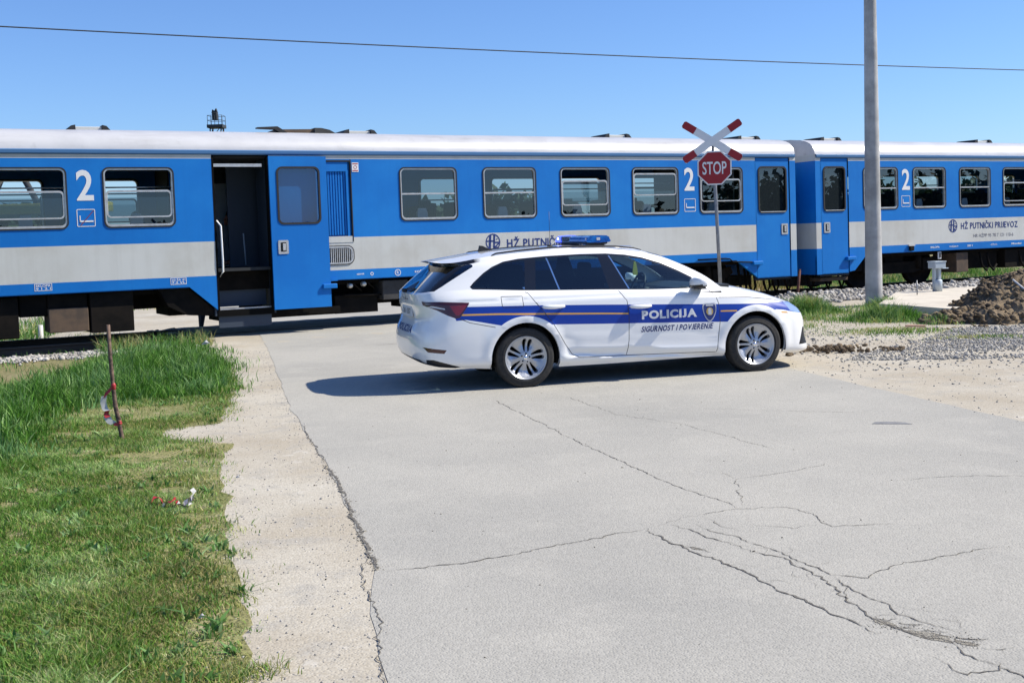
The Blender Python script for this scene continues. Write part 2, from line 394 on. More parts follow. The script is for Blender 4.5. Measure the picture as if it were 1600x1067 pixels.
ROAD_L = [(-.25, 2.6), (-.45, 3.6), (-.52, 4.23), (-.66, 5.02), (-.72, 5.7), (-.80, 6.0), (-1.03, 6.92), (-1.3, 8.06), (-1.76, 9.66), (-2.17, 11.12), (-2.65, 13.08), (-3.33, 15.87), (-3.96, 18.32), (-4.3, 19.53), (-5.5, 23), (-8, 30), (-13, 42)]
ROAD_R = [(-7, 43), (-1.6, 30.5), (.9, 25), (2.26, 20.45), (3.0, 17), (3.04, 15.7), (3.06, 13.6), (3.15, 13.0), (3.35, 12.12), (3.72, 10.66), (4.09, 9.24), (5.2, 5.5), (6.5, 2.6)]
def wob(P, a=.03, seed=0):
    out = []
    for i in range(len(P)-1):
        p, q = Vector(P[i]), Vector(P[i+1]); n = max(1, int((q-p).length/.022))
        d = (q-p).normalized(); nn = Vector((-d.y, d.x))
        for k in range(n):
            c = p.lerp(q, k/n); out.append(c+nn*a*(mnoise.noise((c.x*7, c.y*7, seed))+.6*mnoise.noise((c.x*22, c.y*22, seed+5))+.45*mnoise.noise((c.x*60, c.y*60, seed+7))))
    out.append(Vector(P[-1])); return out
dirt_poly = [(-1.4, 2.4), (-2.6, 9.0), (-3.4, 9.9), (-3.3, 12.5), (-4.2, 16.5), (-6.5, 18.2), (-7.5, 18.5), (-10, 15.8), (-13, 20), (-16, 34), (-6, 45), (8, 33), (14, 30), (16, 26), (12, 14), (10, 2.4)]
sheet('dirt_ground', dirt_poly, .004, M['dirt'], .45, jit=.10)
road_poly = ROAD_L+ROAD_R
sheet('road', road_poly, .0068, M['asphalt'], .45, jit=.03)
# cracks and the crumbled patch are part of the road surface
def build_cracks():
    mb = MB()
    def strip(P, w0, seed, amp=.03, mi=0, z=.0095, var=.8):
        Q = wob(P, amp, seed); vs = []; n = len(Q)
        for i, p in enumerate(Q):
            d = (Q[min(i+1, n-1)]-Q[max(i-1, 0)]).normalized(); nn = Vector((-d.y, d.x))
            e = min(1, i/10+.1, (n-1-i)/10+.1)
            ww = w0*(.27 if w0 > .012 else .34)*e*(1+1.3*mnoise.noise((p.x*28, p.y*28, seed+9)))
            if mnoise.noise((p.x*3, p.y*3, seed+20)) < -.3: ww *= .35
            for s_ in (1, -1):
                q = p+nn*ww*s_; vs.append((q.x, q.y, H(q.x, q.y)+z))
        mb.add(vs, [(2*i, 2*i+1, 2*i+3, 2*i+2) for i in range(n-1)], mi)
    strip([(-.68, 5.66), (-.36, 5.72), (-.04, 5.87), (.3, 6.08), (.7, 6.3)], .009, 1)
    strip([(.7, 6.3), (.99, 6.55), (1.27, 6.68), (1.57, 6.67), (1.68, 6.51), (1.71, 6.22), (2.07, 6.24)], .006, 2)
    strip([(-.22, 11.35), (.47, 8.99), (.84, 7.85), (1.04, 7.24), (1.23, 6.87), (1.29, 6.67)], .008, 3, .02)
    strip([(.7, 6.3), (.8, 6.0), (.93, 5.77), (1.07, 5.46), (1.18, 5.16), (1.32, 4.84), (1.43, 4.57)], .017, 4)
    strip([(.84, 5.95), (.9, 5.9), (.97, 5.8)], .03, 41)
    strip([(.86, 6.39), (.99, 6.13), (1.17, 5.84), (1.32, 5.62), (1.42, 5.27), (1.44, 4.95), (1.52, 4.62), (1.66, 4.5), (1.72, 4.26), (1.81, 4.08), (1.9, 3.7)], .011, 5, .035)
    strip([(.97, 6.35), (1.12, 6.14), (1.32, 5.76), (1.47, 5.37), (1.59, 5.31), (1.81, 5.49), (2.18, 5.64), (2.42, 5.76)], .008, 6)
    strip([(1.35, 7.72), (1.43, 7.47), (1.33, 6.78)], .006, 7)
    strip([(1.43, 7.47), (1.75, 7.6), (2.2, 7.9)], .005, 71)
    strip([(1.47, 5.37), (1.52, 5.1), (1.6, 4.8), (1.76, 4.55)], .009, 72)
    strip([(1.5, 5.2), (1.42, 4.95)], .008, 73)
    strip([(1.55, 4.34), (1.62, 4.14), (1.75, 4.16), (1.77, 4.25)], .012, 8)
    strip([(1.06, 6.55), (1.12, 6.3), (1.2, 6.2)], .006, 81)
    strip([(1.26, 6.35), (1.5, 6.2), (1.65, 6.3)], .005, 82)
    strip([(-1.39, 8.34), (-1.2, 7.7), (-1.09, 7.26), (-.99, 6.8), (-.91, 6.46), (-.77, 5.93), (-.71, 5.66)], .030, 9, .03)
    strip([(-1.9, 10.2), (-1.6, 9.1), (-1.39, 8.34)], .011, 10)
    strip([(-.80, 5.9), (-.78, 5.6), (-.66, 5.1), (-.58, 4.6), (-.5, 4.1)], .008, 11)
    strip([(1.7, 10.4), (2.4, 10.1), (3.0, 9.9)], .006, 12)
    strip([(.5, 11.4), (.9, 10.2), (1.4, 9.6), (1.9, 8.4)], .005, 13)
    strip([(-2.33, 17.2), (-1.0, 17.55)], .03, 14, .01)
    for q in range(34):
        t = (q*.618) % 1; cx = 1.44+.36*t; cy = 4.74-.32*t+.05*math.sin(q*2.9); an = -.8+.9*math.sin(q*3.1); L_ = .03+.05*math.sin(q*4.7)**2
        strip([(cx, cy), (cx+L_*math.cos(an), cy+L_*math.sin(an))], .022+.02*math.sin(q)**2, 200+q, .02)
    for q in range(26):
        t = q/26; cx = 1.0+.85*t+.12*math.sin(q*2.1); cy = 6.1-1.75*t+.15*math.cos(q*3.7); an = q*1.9; L_ = .10+.08*math.sin(q*5.3)**2
        strip([(cx, cy), (cx+L_*.5*math.cos(an), cy+L_*.5*math.sin(an)), (cx+L_*math.cos(an+.5), cy+L_*math.sin(an+.5))], .006, 100+q, .02)
    strip([(2.4, 7.3), (2.85, 7.35), (3.3, 7.3)], .006, 15)
    o = mb.build('road_cracks', M['crack'], recalc=False); tag(o, kind='structure')
    m2 = MB(); rnd = random.Random(3)
    def blob(cx, cy, rx, ry, seed, rot=0):
        P = []
        for k in range(28):
            a = k/28*6.283; r_ = 1+.45*mnoise.noise((math.cos(a)*1.6+seed, math.sin(a)*1.6, seed))
            x_, y_ = rx*r_*math.cos(a), ry*r_*math.sin(a); x_, y_ = x_*math.cos(rot)-y_*math.sin(rot), x_*math.sin(rot)+y_*math.cos(rot); P.append((cx+x_, cy+y_))
        m2.add([(cx, cy, H(cx, cy)+.0085)]+[(x, y, H(x, y)+.0085) for x, y in P], [(0, 1+i, 1+(i+1) % 28) for i in range(28)])
    blob(1.63, 4.53, .10, .035, 1, -.75); blob(1.50, 4.70, .05, .022, 2, -.8); blob(.91, 5.88, .04, .014, 5, -.9); blob(1.74, 4.44, .05, .02, 7, -.7)
    strip2 = None
    tag(m2.build('broken_asphalt', M['crackrim'], recalc=False), kind='structure')
    m3 = MB(); m2 = m3; 
    blob2 = MB()
    P = [(2.90, 9.34), (3.0, 9.31), (3.12, 9.28), (3.21, 9.27), (3.18, 9.36), (3.05, 9.42), (2.95, 9.42)]
    blob2.add([(x, y, H(x, y)+.0088) for x, y in P], [tuple(range(7))])
    tag(blob2.build('oil_stain', M['stain'], recalc=False), kind='structure')
build_cracks()
LAWN = [(-1.0, 3.0), (-1.03, 4.27), (-1.14, 4.74), (-1.4, 5.66), (-1.8, 7.01), (-2.13, 8.18), (-2.39, 9.33), (-2.67, 9.46), (-3.02, 9.72), (-3.09, 10.15), (-2.64, 10.39), (-2.84, 11.25), (-3.11, 12.66), (-3.59, 14.5), (-4.3, 16.7), (-5.0, 17.3), (-5.7, 16.6), (-5.8, 14.4), (-6.1, 13.4), (-8, 12.2), (-11, 9), (-8, 3)]
sheet('lawn_soil', LAWN, .0065, M['lawnsoil'], .35, jit=.13)
sheet('ballast_bed', [xy(-30, -.9), xy(-5.9, -.7), xy(-5.6, -.3), xy(-5.6, 3.5), xy(-30, 4)], .014, M['ballast'], .5, jit=.08)
sheet('ballast_bed', [xy(5.5, -1.3), xy(24, -1.5), xy(40, -1.3), xy(40, 4), xy(5.5, 3.8)], .014, M['ballast'], .6, jit=.08)

# ---------------------------------------------------------------- train
TROT = (-.0112, .0014, PSI)
def tpos(u): return (cP*u, TD+sP*u, -.0014*u)
ZB, Z1, Z2, Z3, ZG = .90, 1.06, 1.615, 2.95, 3.04   # solebar, band bottom, band top, blue top, gutter
WID = 2.88
def orient(o, s_):
    bm = bmesh.new(); bm.from_mesh(o.data)
    for f in bm.faces:
        if f.normal.y*s_ > 0: f.normal_flip()
    bm.to_mesh(o.data); bm.free()
def coach(label, u0, u1, wins, doors, open_door=None, extras=None, nose=None):
    """u0..u1 along the train; wins=(a,b,state,zsash0,zsash1); doors=(a,b); returns root"""
    root = thing('railcar', label, 'railcar', tpos(u0), TROT, 'coaches of the train standing across the road')
    T = lambda u, z, w_=0: (u-u0, w_, z)
    skirts = extras.get('skirts', [])
    def side(w_, inward, ops):
        P = [(u0, .50), (u0, ZG)]
        P = [(u0, ZB), (u1, ZB), (u1, ZG), (u0, ZG)]
        G = []
        polys = [P]+[o_ for o_ in ops]
        a = u0+.4
        while a < u1:
            for z in (1.3, 2.2, 2.85): G.append((a, z))
            a += .8
        ch = [[(u0, z), (u1, z)] for z in (Z1, Z2, Z3)]
        V, Tt = cdt(G, polys, ch); fs = []; mi = []
        dz = [(d_[0]-.005, d_[1]+.0) for d_ in doors]
        for t in Tt:
            cx = sum(V[i][0] for i in t)/3; cy = sum(V[i][1] for i in t)/3
            if any(inpoly(cx, cy, o_) for o_ in ops): continue
            fs.append(t); mi.append(2 if cy > Z3 else 0 if (cy > Z2 or cy < Z1) else 1)
        mb.add([T(a, b, w_) for a, b in V], fs, 0); mb.m[-len(fs):] = mi
    mb = MB()
    ops = [rrect(a, 1.88, b, 2.80, .09) for a, b, *_ in wins]+[[(a, ZB+.0), (b, ZB+.0), (b, 3.02), (a, 3.02)] for a, b in doors]
    rec = extras.get('recess')
    if rec: ops += [[(rec[0], 1.62), (rec[1], 1.62), (rec[1], 2.92), (rec[0], 2.92)]]
    side(0, 1, ops)
    far = [rrect(a, 1.88, b, 2.80, .09) for a, b, *_ in wins]
    side(WID, -1, far+[rrect(a+.14, 1.88, b-.14, 2.8, .09) for a, b in doors])
    # end walls with bands
    for ue, s_ in ((u0, -1), (u1, 1)):
        for za, zb, mi in ((.50, Z1, 0), (Z1, Z2, 1), (Z2, Z3, 0), (Z3, ZG+.05, 2)):
            mb.add([T(ue, za, 0), T(ue, za, WID), T(ue, zb, WID), T(ue, zb, 0)], [(0, 1, 2, 3)], mi)
    # lower ends beside the end doors
    for a, b in extras.get('ends', []): mb.box(T(a, .50, 0), T(b, ZB, .06), 0)
    for poly in skirts: mb.prism(poly, 0, .05, lambda a, b, d: T(a, b, d), 0)
    for poly in skirts: mb.prism(poly, WID-.05, WID, lambda a, b, d: T(a, b, d), 0)
    # flange under the solebar
    eds = [u0+.6]+[e for d_ in doors for e in d_]+[u1-.2]
    for e0, e1 in zip(eds[::2], eds[1::2]):
        if e1 > e0: mb.box(T(e0, ZB-.012, .01), T(e1, ZB+.0, .1), 0)
    body = mb.build('body', [M['tblue'], M['tgrey'], M['tgrey']], root)
    # roof
    prof = [(-.012, ZG-.03), (-.028, ZG-.01), (-.028, ZG+.035), (.0, ZG+.05)]
    rp = [(.0, ZG+.05), (.006, 3.12), (.03, 3.19), (.075, 3.26), (.15, 3.325), (.27, 3.38), (.45, 3.425), (.75, 3.46), (1.1, 3.478), (1.44, 3.484)]
    rp = rp+[(WID-a, b) for a, b in rp[:-1][::-1]]
    mb = MB(); n = len(rp)
    us = list(np.linspace(u0, u1, max(2, int((u1-u0)/.9)))); rr = random.Random(5)
    vs = [T(u, b+(.003*rr.uniform(-1, 1) if 0 < k < n-1 else 0), a) for u in us for k, (a, b) in enumerate(rp)]
    mb.add(vs, [(i*n+k, i*n+k+1, (i+1)*n+k+1, (i+1)*n+k) for i in range(len(us)-1) for k in range(n-1)], 0, True)
    for ue in (u0, u1): mb.add([T(ue, b, a) for a, b in rp], [tuple(range(n))], 0)
    mb.build('roof', M['troof'], root)
    mb = MB()
    for s_, off in ((1, 0), (-1, WID)):
        vs = [T(u, b, off+s_*a) for u in (u0+.02, u1-.02) for a, b in prof+[(.03, ZG+.05), (.03, ZG-.03)]]; m_ = len(prof)+2
        mb.add(vs, [(k, (k+1) % m_, m_+(k+1) % m_, m_+k) for k in range(m_)]+[tuple(range(m_)), tuple(range(m_, 2*m_))], 0)
    mb.build('rain_gutter', M['gutter'], root)
    # interior
    mb = MB()
    mb.box(T(u0+.05, 1.12, .04), T(u1-.05, 1.17, WID-.04), 0); mb.box(T(u0+.05, 2.97, .05), T(u1-.05, 2.99, WID-.05), 0)
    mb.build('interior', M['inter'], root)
    for (a, b, st, s0, s1) in wins:
        for w_, fs_ in ((0, 1), (WID, -1)):
            fn = lambda p, q, d, w_=w_, fs_=fs_: T(p, q, w_+fs_*d)
            mb = MB(); O = rrect(a-.012, 1.868, b+.012, 2.812, .10); I = rrect(a+.010, 1.890, b-.010, 2.790, .085)
            ring(mb, O, I, -.012, .02, fn, 0)
            I2 = rrect(a+.032, 1.925, b-.032, 2.768, .065); ring(mb, rrect(a+.010, 1.890, b-.010, 2.790, .085), I2, -.002, .05, fn, 1)
            wf = mb.build('window', [M['gasket'], M['alu']], root)
            mb = MB(); zt = 2.758; mid = 2.345
            if st == 0:   # closed: lower fixed pane, bar, upper sash
                mb.add([fn(p, q, .030) for p, q in rrect(a+.03, 1.92, b-.03, 2.77, .06)], [tuple(range(24))])
                sp = mb.build('pane', M['glass'], wf, recalc=False); orient(sp, fs_)
                mb = MB(); mb.box(fn(a+.03, mid-.014, .004), fn(b-.03, mid+.014, .035)); mb.build('sash_bar', M['alu'], wf)
            else:
                mb.add([fn(p, q, .034) for p, q in [(a+.04, 1.93), (b-.04, 1.93), (b-.04, mid), (a+.04, mid)]], [(0, 1, 2, 3)])
                mb.add([fn(p, q, .022) for p, q in [(a+.07, s0), (b-.07, s0), (b-.07, s1), (a+.07, s1)]], [(0, 1, 2, 3)])
                sp = mb.build('pane', M['glass'], wf, recalc=False); orient(sp, fs_)
                mb = MB(); O = rrect(a+.035, s0-.015, b-.035, s1+.015, .07); I = rrect(a+.06, s0+.008, b-.06, s1-.015, .05); ring(mb, O, I, .006, .03, fn)
                mb.build('sash', M['alu'], wf)
        # seats behind each window
        for k, uc in enumerate((a-.22, )):
            mb = MB()
            for w0_ in (.12, 1.75):
                mb.box(T(uc-.09, 1.6, w0_), T(uc+.09, 2.22, w0_+1.0), 0, .05); mb.box(T(uc-.11, 2.12, w0_+.3), T(uc+.11, 2.30, w0_+.42), 0, .02)
                mb.box(T(uc-.55, 1.5, w0_), T(uc+.55, 1.62, w0_+1.0), 0, .04)
            sp_ = mb.build('seat_bench', M['seatb'], root)
    mb = MB()
    wl = [x for x in wins if x[2]]
    if wl:
        for (a, b, *_) in wl:
            for w_ in (.42, 2.45): mb = MB(); mb.tube([T(a-.1, 2.52, w_), T(b+.1, 2.52, w_)], .014, 6); mb.build('luggage_rack', M['alu'], root)
        for (a, b, *_) in wins:
            mb = MB(); uc = (a+b)/2; mb.prism([(uc-.10, 1.35), (uc+.10, 1.35), (uc+.10, 2.02), (uc+.07, 2.1), (uc-.07, 2.1), (uc-.10, 2.02)], .30, .36, lambda p, q, d: T(p, q, d)); mb.build('side_table', M['seatg'], root)
    # doors
    for (a, b) in doors:
        if open_door and abs(a-open_door[0]) < .01: continue
        mb = MB(); hole = rrect(a+.11, 1.88, b-.11, 2.80, .07); O = [(a+.012, .50), (b-.012, .50), (b-.012, 3.0), (a+.012, 3.0)]
        V, Tt = cdt([], [O, hole]); fs = [t for t in Tt if not inpoly(sum(V[i][0] for i in t)/3, sum(V[i][1] for i in t)/3, hole)]
        mb.add([T(p, q, .012) for p, q in V], fs); 
        for e0, e1 in ((a+.012, a+.03), (b-.03, b-.012)): mb.box(T(e0, .5, .012), T(e1, 3.0, .05))
        mb.box(T(a+.012, .50, .012), T(b-.012, .52, .05))
        dr = mb.build('door', M['tblue'], root)
        mb = MB(); ring(mb, rrect(a+.08, 1.85, b-.08, 2.83, .1), rrect(a+.115, 1.885, b-.115, 2.795, .07), -.004, .02, lambda p, q, d: T(p, q, d)); mb.build('window_seal', M['gasket'], dr)
        mb = MB(); mb.box(T(a+.13, 1.872, -.008), T(b-.13, 1.889, .015)); mb.build('window_sill', M['alu'], dr)
        mb = MB(); mb.add([T(p, q, .03) for p, q in hole], [tuple(range(len(hole)))]); orient(mb.build('pane', M['glass'], dr, recalc=False), 1)
        hu = b-.16 if a < 6.9 else a+.17
        handle(dr, T, hu, 1.51, 0.012)
        mb = MB(); mb.box(T(a-.02, .45, .05), T(b+.02, 3.02, .09)); mb.build('door_frame', M['gasket'], root)
        fu = 5.84 if a < 6.9 else 8.48
        mb = MB(); mb.box(T(fu-.13, .78, -.07), T(fu+.13, .86, .01), 0, .012); mb.build('door_runner', M['tblue'], root)
        # far door
    for (a, b) in doors:
        mb = MB(); O = [(a+.012, .50), (b-.012, .50), (b-.012, 3.0), (a+.012, 3.0)]
        mb.prism(O[:2]+[(b-.012, 1.87), (a+.012, 1.87)], WID-.05, WID+.004, lambda p, q, d: T(p, q, d))
        mb.build('far_door', M['tblue'], root)
    mb = MB()
    for (a, b) in doors:
        if a > 5: mb.box(T(max(a-.3, u0+.05), 1.2, .5), T(b+.1, 2.97, .53))  # added dark sheet behind the end-door panes, keeps the glass looking dark
    if mb.v: mb.build('dark_pane_backing', M['inter'], root)
    return root, T
def handle(dr, T, hu, z, w_):
    mb = MB(); ring(mb, rrect(hu-.088, z-.115, hu+.088, z+.115, .02), rrect(hu-.05, z-.078, hu+.05, z+.078, .015), w_-.012, w_+.01, lambda p, q, d: T(p, q, d))
    mb.box(T(hu-.055, z-.08, w_-.002), T(hu+.055, z+.08, w_+.004), 1); mb.box(T(hu-.012, z-.06, w_-.018), T(hu+.040, z+.06, w_-.006), 0, .006)
    mb.build('door_handle', [M['alu'], M['gasket']], dr)
def bogie(root, T, uc):
    mb = MB()
    for w_ in (.42, 2.38):
        mb.prism([(uc-1.35, .62), (uc-1.1, .50), (uc-.5, .40), (uc+.5, .40), (uc+1.1, .50), (uc+1.35, .62), (uc+1.3, .76), (uc+.45, .66), (uc-.45, .66), (uc-1.3, .76)], w_, w_+.1, lambda p, q, d: T(p, q, d))
        for k in (-.95, .95):
            mb.box(T(uc+k-.16, .44, w_-.05), T(uc+k+.16, .74, w_+.12), 0, .03); mb.tube([T(uc+k*.72, .5, w_), T(uc+k*.72, .84, w_)], .075, 10)
    mb.box(T(uc-.3, .45, .5), T(uc+.3, .8, 2.4)); bg_ = mb.build('bogie', M['under'], root)
    for k in (-.95, .95):
        mb = MB()
        for w_ in (.66, 2.10):
            mb.lathe([(.02, -.02), (.20, -.02), (.23, .03), (.38, .03), (.42, .0), (.455, 0), (.455, .13), (0.02, .13)], 'y', 28, 0, (uc+k-u_of(root, T), w_, .53+.03))
        mb.tube([T(uc+k, .56, .7), T(uc+k, .56, 2.2)], .07, 10)
        mb.build('wheelset', M['under'], bg_)
def u_of(root, T): return -T(0, 0)[0]
def vent(root, T, uc, L=.55, w_=1.1):
    mb = MB(); z = 3.472
    mb.box(T(uc-L*.38, z, w_), T(uc+L*.38, z+.075, w_+.5), 0, .01)
    for s_ in (-1, 1): mb.prism([(uc+s_*L*.38, z), (uc+s_*L*.62, z+.01), (uc+s_*L*.5, z+.085), (uc+s_*L*.38, z+.10)], w_-.05, w_+.55, lambda p, q, d: T(p, q, d), 1)
    mb.build('roof_vent', [M['tgrey'], M['gasket']], root)
def gear(root, T, items, far=.0):
    for (a, b, za, zb, w0_, w1_, mk) in items:
        mb = MB(); mb.box(T(a, za, w0_), T(b, zb, w1_), 0, .012); mb.build('underframe_box', M[mk], root)
def digit2(root, T, u, z0, z1):
    mb = MB(); lettering(mb, '2', u-.125, z0, u+.125, z1, lambda a, b: T(a, b, -.004), bold=.018); mb.build('class_number', M['lettering'], root)
def pictogram(root, T, a, b, z0, z1, slash=True):
    mb = MB(); fn = lambda p, q, d=0: T(p, q, -.004)
    ring(mb, rrect(a, z0, b, z1, .02), rrect(a+.011, z0+.011, b-.011, z1-.011, .012), -.004, -.002, lambda p, q, d: T(p, q, d))
    mb.box(T(a+.04, z0+.07, -.006), T(b-.03, z0+.095, -.003)); mb.box(T(a+.04, z0+.07, -.006), T(a+.055, z0+.17, -.003))
    if slash: mb.prism([(a+.045, z0+.02), (a+.055, z0+.015), (b-.02, z1-.03), (b-.03, z1-.025)], -.008, -.0065, lambda p, q, d: T(p, q, d), 1)
    mb.build('pictogram', [M['lettering'], M['red']], root)
def logo(root, T, a, b, z0, z1):
    mb = MB(); cu_, cz = (a+b)/2, (z0+z1)/2; ru, rz = (b-a)/2, (z1-z0)/2
    O = [(cu_+ru*math.cos(k/32*6.2832), cz+rz*math.sin(k/32*6.2832)) for k in range(32)]; I = [(cu_+ru*.87*math.cos(k/32*6.2832), cz+rz*.87*math.sin(k/32*6.2832)) for k in range(32)]
    ring(mb, O, I, -.004, -.002, lambda p, q, d: T(p, q, d))
    f = lambda p, q: T(cu_+p*ru, cz+q*rz, -.0045)
    for P in ([(-.62, -.68), (-.34, -.92), (-.20, .92), (-.48, .82)], [(-.02, -.98), (.2, -.95), (.34, .9), (.10, .97)], [(-.85, .06), (.25, .06), (.25, .22), (-.82, .22)],
              [(.22, .05), (.95, .05), (.95, -.12), (.22, -.12)], [(.70, -.12), (.95, -.12), (.42, -.55), (.15, -.55)], [(.15, -.55), (.78, -.55), (.68, -.72), (.12, -.72)], [(.45, .28), (.62, .28), (.62, .42), (.45, .42)]):
        mb.add([f(p, q) for p, q in P], [(0, 1, 2, 3)])
    mb.build('logo', M['navy'], root)

W = lambda c, half=.55: (c-half, c+half)
def build_train():
    wins = [(-12.05, -10.95, 0, 0, 0), (-10.4, -9.3, 1, 2.04, 2.44)]
    wins = [(-12.0, -10.85, 0, 0, 0), (-10.35, -9.2, 1, 2.04, 2.44), (-8.80, -7.66, 1, 2.04, 2.44), (-7.12, -6.05, 1, 2.04, 2.44)]
    st = {0: 0, 1: 0, 2: (2.10, 2.55), 3: (2.27, 2.68), 4: (2.13, 2.56)}
    for i in range(5):
        c = -1.60+1.639*i; s = st[i]; wins.append((c-.55, c+.55, 1 if s else 0, *(s or (0, 0))))
    root, T = coach('blue and grey railcar with its sliding door standing open, behind the police car', -13.5, 6.95, wins,
                    [(-5.42, -4.50), (5.85, 6.79)], (-5.42, -4.50),
                    dict(skirts=[[(-5.88, .90), (-5.42, .90), (-5.42, .49)], [(5.30, .90), (5.85, .90), (5.85, .53)]], recess=(-3.49, -3.06), ends=[(6.79, 6.95)]))
    # open doorway: reveals, steps, handrail, vestibule
    mb = MB(); a, b = -5.42, -4.50
    mb.box(T(a-.012, .49, -.003), T(a+.02, 3.02, .12)); mb.box(T(b-.02, .45, -.004), T(b+.015, 3.02, .12)); mb.box(T(a, 2.99, -.003), T(b, 3.03, .12)); mb.box(T(a-.0, .385, .06), T(b+.02, .49, .7))
    mb.build('door_frame', M['well'], root)
    mb = MB()
    for z, w_ in ((1.16, .62), (.84, .36), (.51, .10)):
        mb.box(T(a+.02, z-.31, w_), T(b-.02, z-.012, w_+.03), 0); mb.box(T(a+.02, z-.03, w_), T(b-.02, z, w_+.28), 1)
        mb.box(T(a+.02, z-.04, w_-.012), T(b-.02, z+.004, w_+.012), 2)
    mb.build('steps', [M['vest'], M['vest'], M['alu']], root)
    mb = MB(); mb.box(T(a-.05, .4, .05), T(a-.02, 3.0, .66), 0); mb.box(T(a-.05, .4, .66), T(a-.02, 2.97, 1.2), 1); mb.box(T(b+.02, .4, .05), T(b+.05, 3.0, .80), 0)
    mb.box(T(-4.89, 1.17, 1.18), T(-4.05, 2.97, 1.22), 0); mb.box(T(-5.2, 1.17, 2.60), T(-4.2, 2.70, 2.63), 1); mb.box(T(-5.4, 2.70, 2.55), T(-4.0, 2.98, 2.63), 0); mb.tube([T(-4.62, 1.2, 1.16), T(-4.64, 1.75, 1.16)], .012, 6, 1)
    mb.box(T(a, 1.1, 1.0), T(b, 1.16, 2.8), 0)
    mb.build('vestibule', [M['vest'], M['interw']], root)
    mb = MB(); mb.box(T(a+.02, 2.82, .02), T(b-.1, 2.87, .05)); mb.build('door_rail', M['alu'], root)
    mb = MB(); mb.tube([T(a+.045, 1.95, .06), T(a+.085, 1.86, -.03), T(a+.09, 1.3, -.04), T(a+.09, 1.12, -.03), T(a+.05, 1.04, .05)], .016, 8); mb.build('handrail', M['signwhite'], root)
    # open leaf
    A, B = -4.52, -3.53; hole = rrect(-4.37, 1.885, -3.68, 2.785, .08); O = [(A, .455), (B, .455), (B, 2.985), (A, 2.985)]
    mb = MB(); V, Tt = cdt([], [O, hole]); fs = [t for t in Tt if not inpoly(sum(V[i][0] for i in t)/3, sum(V[i][1] for i in t)/3, hole)]
    mb.add([T(p, q, -.105) for p, q in V], fs); mb.add([T(p, q, -.065) for p, q in V], fs)
    for (p0, q0), (p1, q1) in ((O[0], O[1]), (O[1], O[2]), (O[2], O[3]), (O[3], O[0])): mb.add([T(p0, q0, -.105), T(p1, q1, -.105), T(p1, q1, -.065), T(p0, q0, -.065)], [(0, 1, 2, 3)])
    dr = mb.build('door', M['tblue'], root); dr['label'] = 'open sliding door leaf'
    mb = MB(); ring(mb, rrect(-4.40, 1.855, -3.65, 2.815, .10), rrect(-4.368, 1.887, -3.682, 2.783, .075), -.115, -.09, lambda p, q, d: T(p, q, d)); mb.build('window_seal', M['gasket'], dr)
    mb = MB(); mb.add([T(p, q, -.085) for p, q in hole], [tuple(range(len(hole)))]); orient(mb.build('pane', M['glass'], dr, recalc=False), 1)
    handle(dr, T, -4.33, 1.485, -.105)
    mb = MB(); mb.box(T(-3.68, .76, -.15), T(-3.43, .84, -.06), 0, .012); mb.box(T(-3.5, .88, -.03), T(-3.38, .93, -.0)); mb.build('door_runner', M['tblue'], root)
    # pocket behind the leaf with corrugated cover, and the grille under it
    mb = MB(); r0, r1 = -3.49, -3.06
    mb.box(T(r0-.02, 1.62, .05), T(r1, 2.92, .07), 0)
    for k in range(7): u = r0+.02+k*.048; mb.prism([(u, 1.66), (u+.03, 1.66), (u+.03, 2.74), (u, 2.74)], .028, .052, lambda p, q, d: T(p, q, d), 0)
    mb.box(T(r0, 2.74, .005), T(r1-.05, 2.90, .04), 0); mb.box(T(r1-.085, 1.62, .004), T(r1-.045, 2.76, .05), 0)
    mb.build('door_pocket_cover', M['tblue'], root)
    mb = MB(); mb.box(T(r0-.02, 1.53, -.008), T(r1+.012, 1.635, .02), 0); mb.build('pocket_sill', M['tgrey'], root)
    mb = MB(); mb.box(T(r1-.006, 1.54, -.012), T(r1+.012, 2.94, .03)); mb.box(T(r0, 2.905, -.012), T(r1, 2.93, .03)); mb.build('pocket_frame', M['gasket'], root)
    mb = MB(); fn = lambda p, q, d: T(p, q, d)
    ring(mb, rrect(-3.70, 1.15, -3.05, 1.48, .12), rrect(-3.685, 1.165, -3.065, 1.465, .11), -.014, .01, fn, 1); ring(mb, rrect(-3.685, 1.165, -3.065, 1.465, .11), rrect(-3.66, 1.19, -3.095, 1.44, .09), -.018, .01, fn, 0)
    mb.add([fn(p, q, -.003) for p, q in rrect(-3.68, 1.17, -3.07, 1.46, .1)], [tuple(range(24))], 1)
    for k in range(15): mb.box(T(-3.62+k*.036, 1.19, -.014), T(-3.605+k*.036, 1.44, -.002), 0)
    mb.build('vent_grille', [M['alu'], M['gasket']], root)
    mb = MB(); mb.box(T(-3.03, 2.73, -.006), T(-2.91, 2.89, -.002), 0); mb.box(T(-3.02, 2.745, -.008), T(-2.92, 2.76, -.0055), 1); mb.box(T(-3.02, 2.86, -.008), T(-2.92, 2.875, -.0055), 1)
    ring(mb, [(-2.97+.032*math.cos(k*.5236), 2.81+.032*math.sin(k*.5236)) for k in range(12)], [(-2.97+.024*math.cos(k*.5236), 2.81+.024*math.sin(k*.5236)) for k in range(12)], -.008, -.0055, fn, 1)
    mb.build('warning_sticker', [M['lettering'], M['tapered']], root)
    # partition walls at the vestibules
    for u in (-5.75, -2.75, 5.3):
        for w0_, w1_ in ((.05, 1.0), (1.85, WID-.05)): mb = MB(); mb.box(T(u, 1.15, w0_), T(u+.03, 2.98, w1_)); mb.build('partition', M['inter'], root)
    digit2(root, T, -7.39, 2.30, 2.77); pictogram(root, T, -7.53, -7.26, 1.90, 2.17)
    digit2(root, T, 4.145, 2.34, 2.80); pictogram(root, T, 4.01, 4.29, 1.92, 2.18, False)
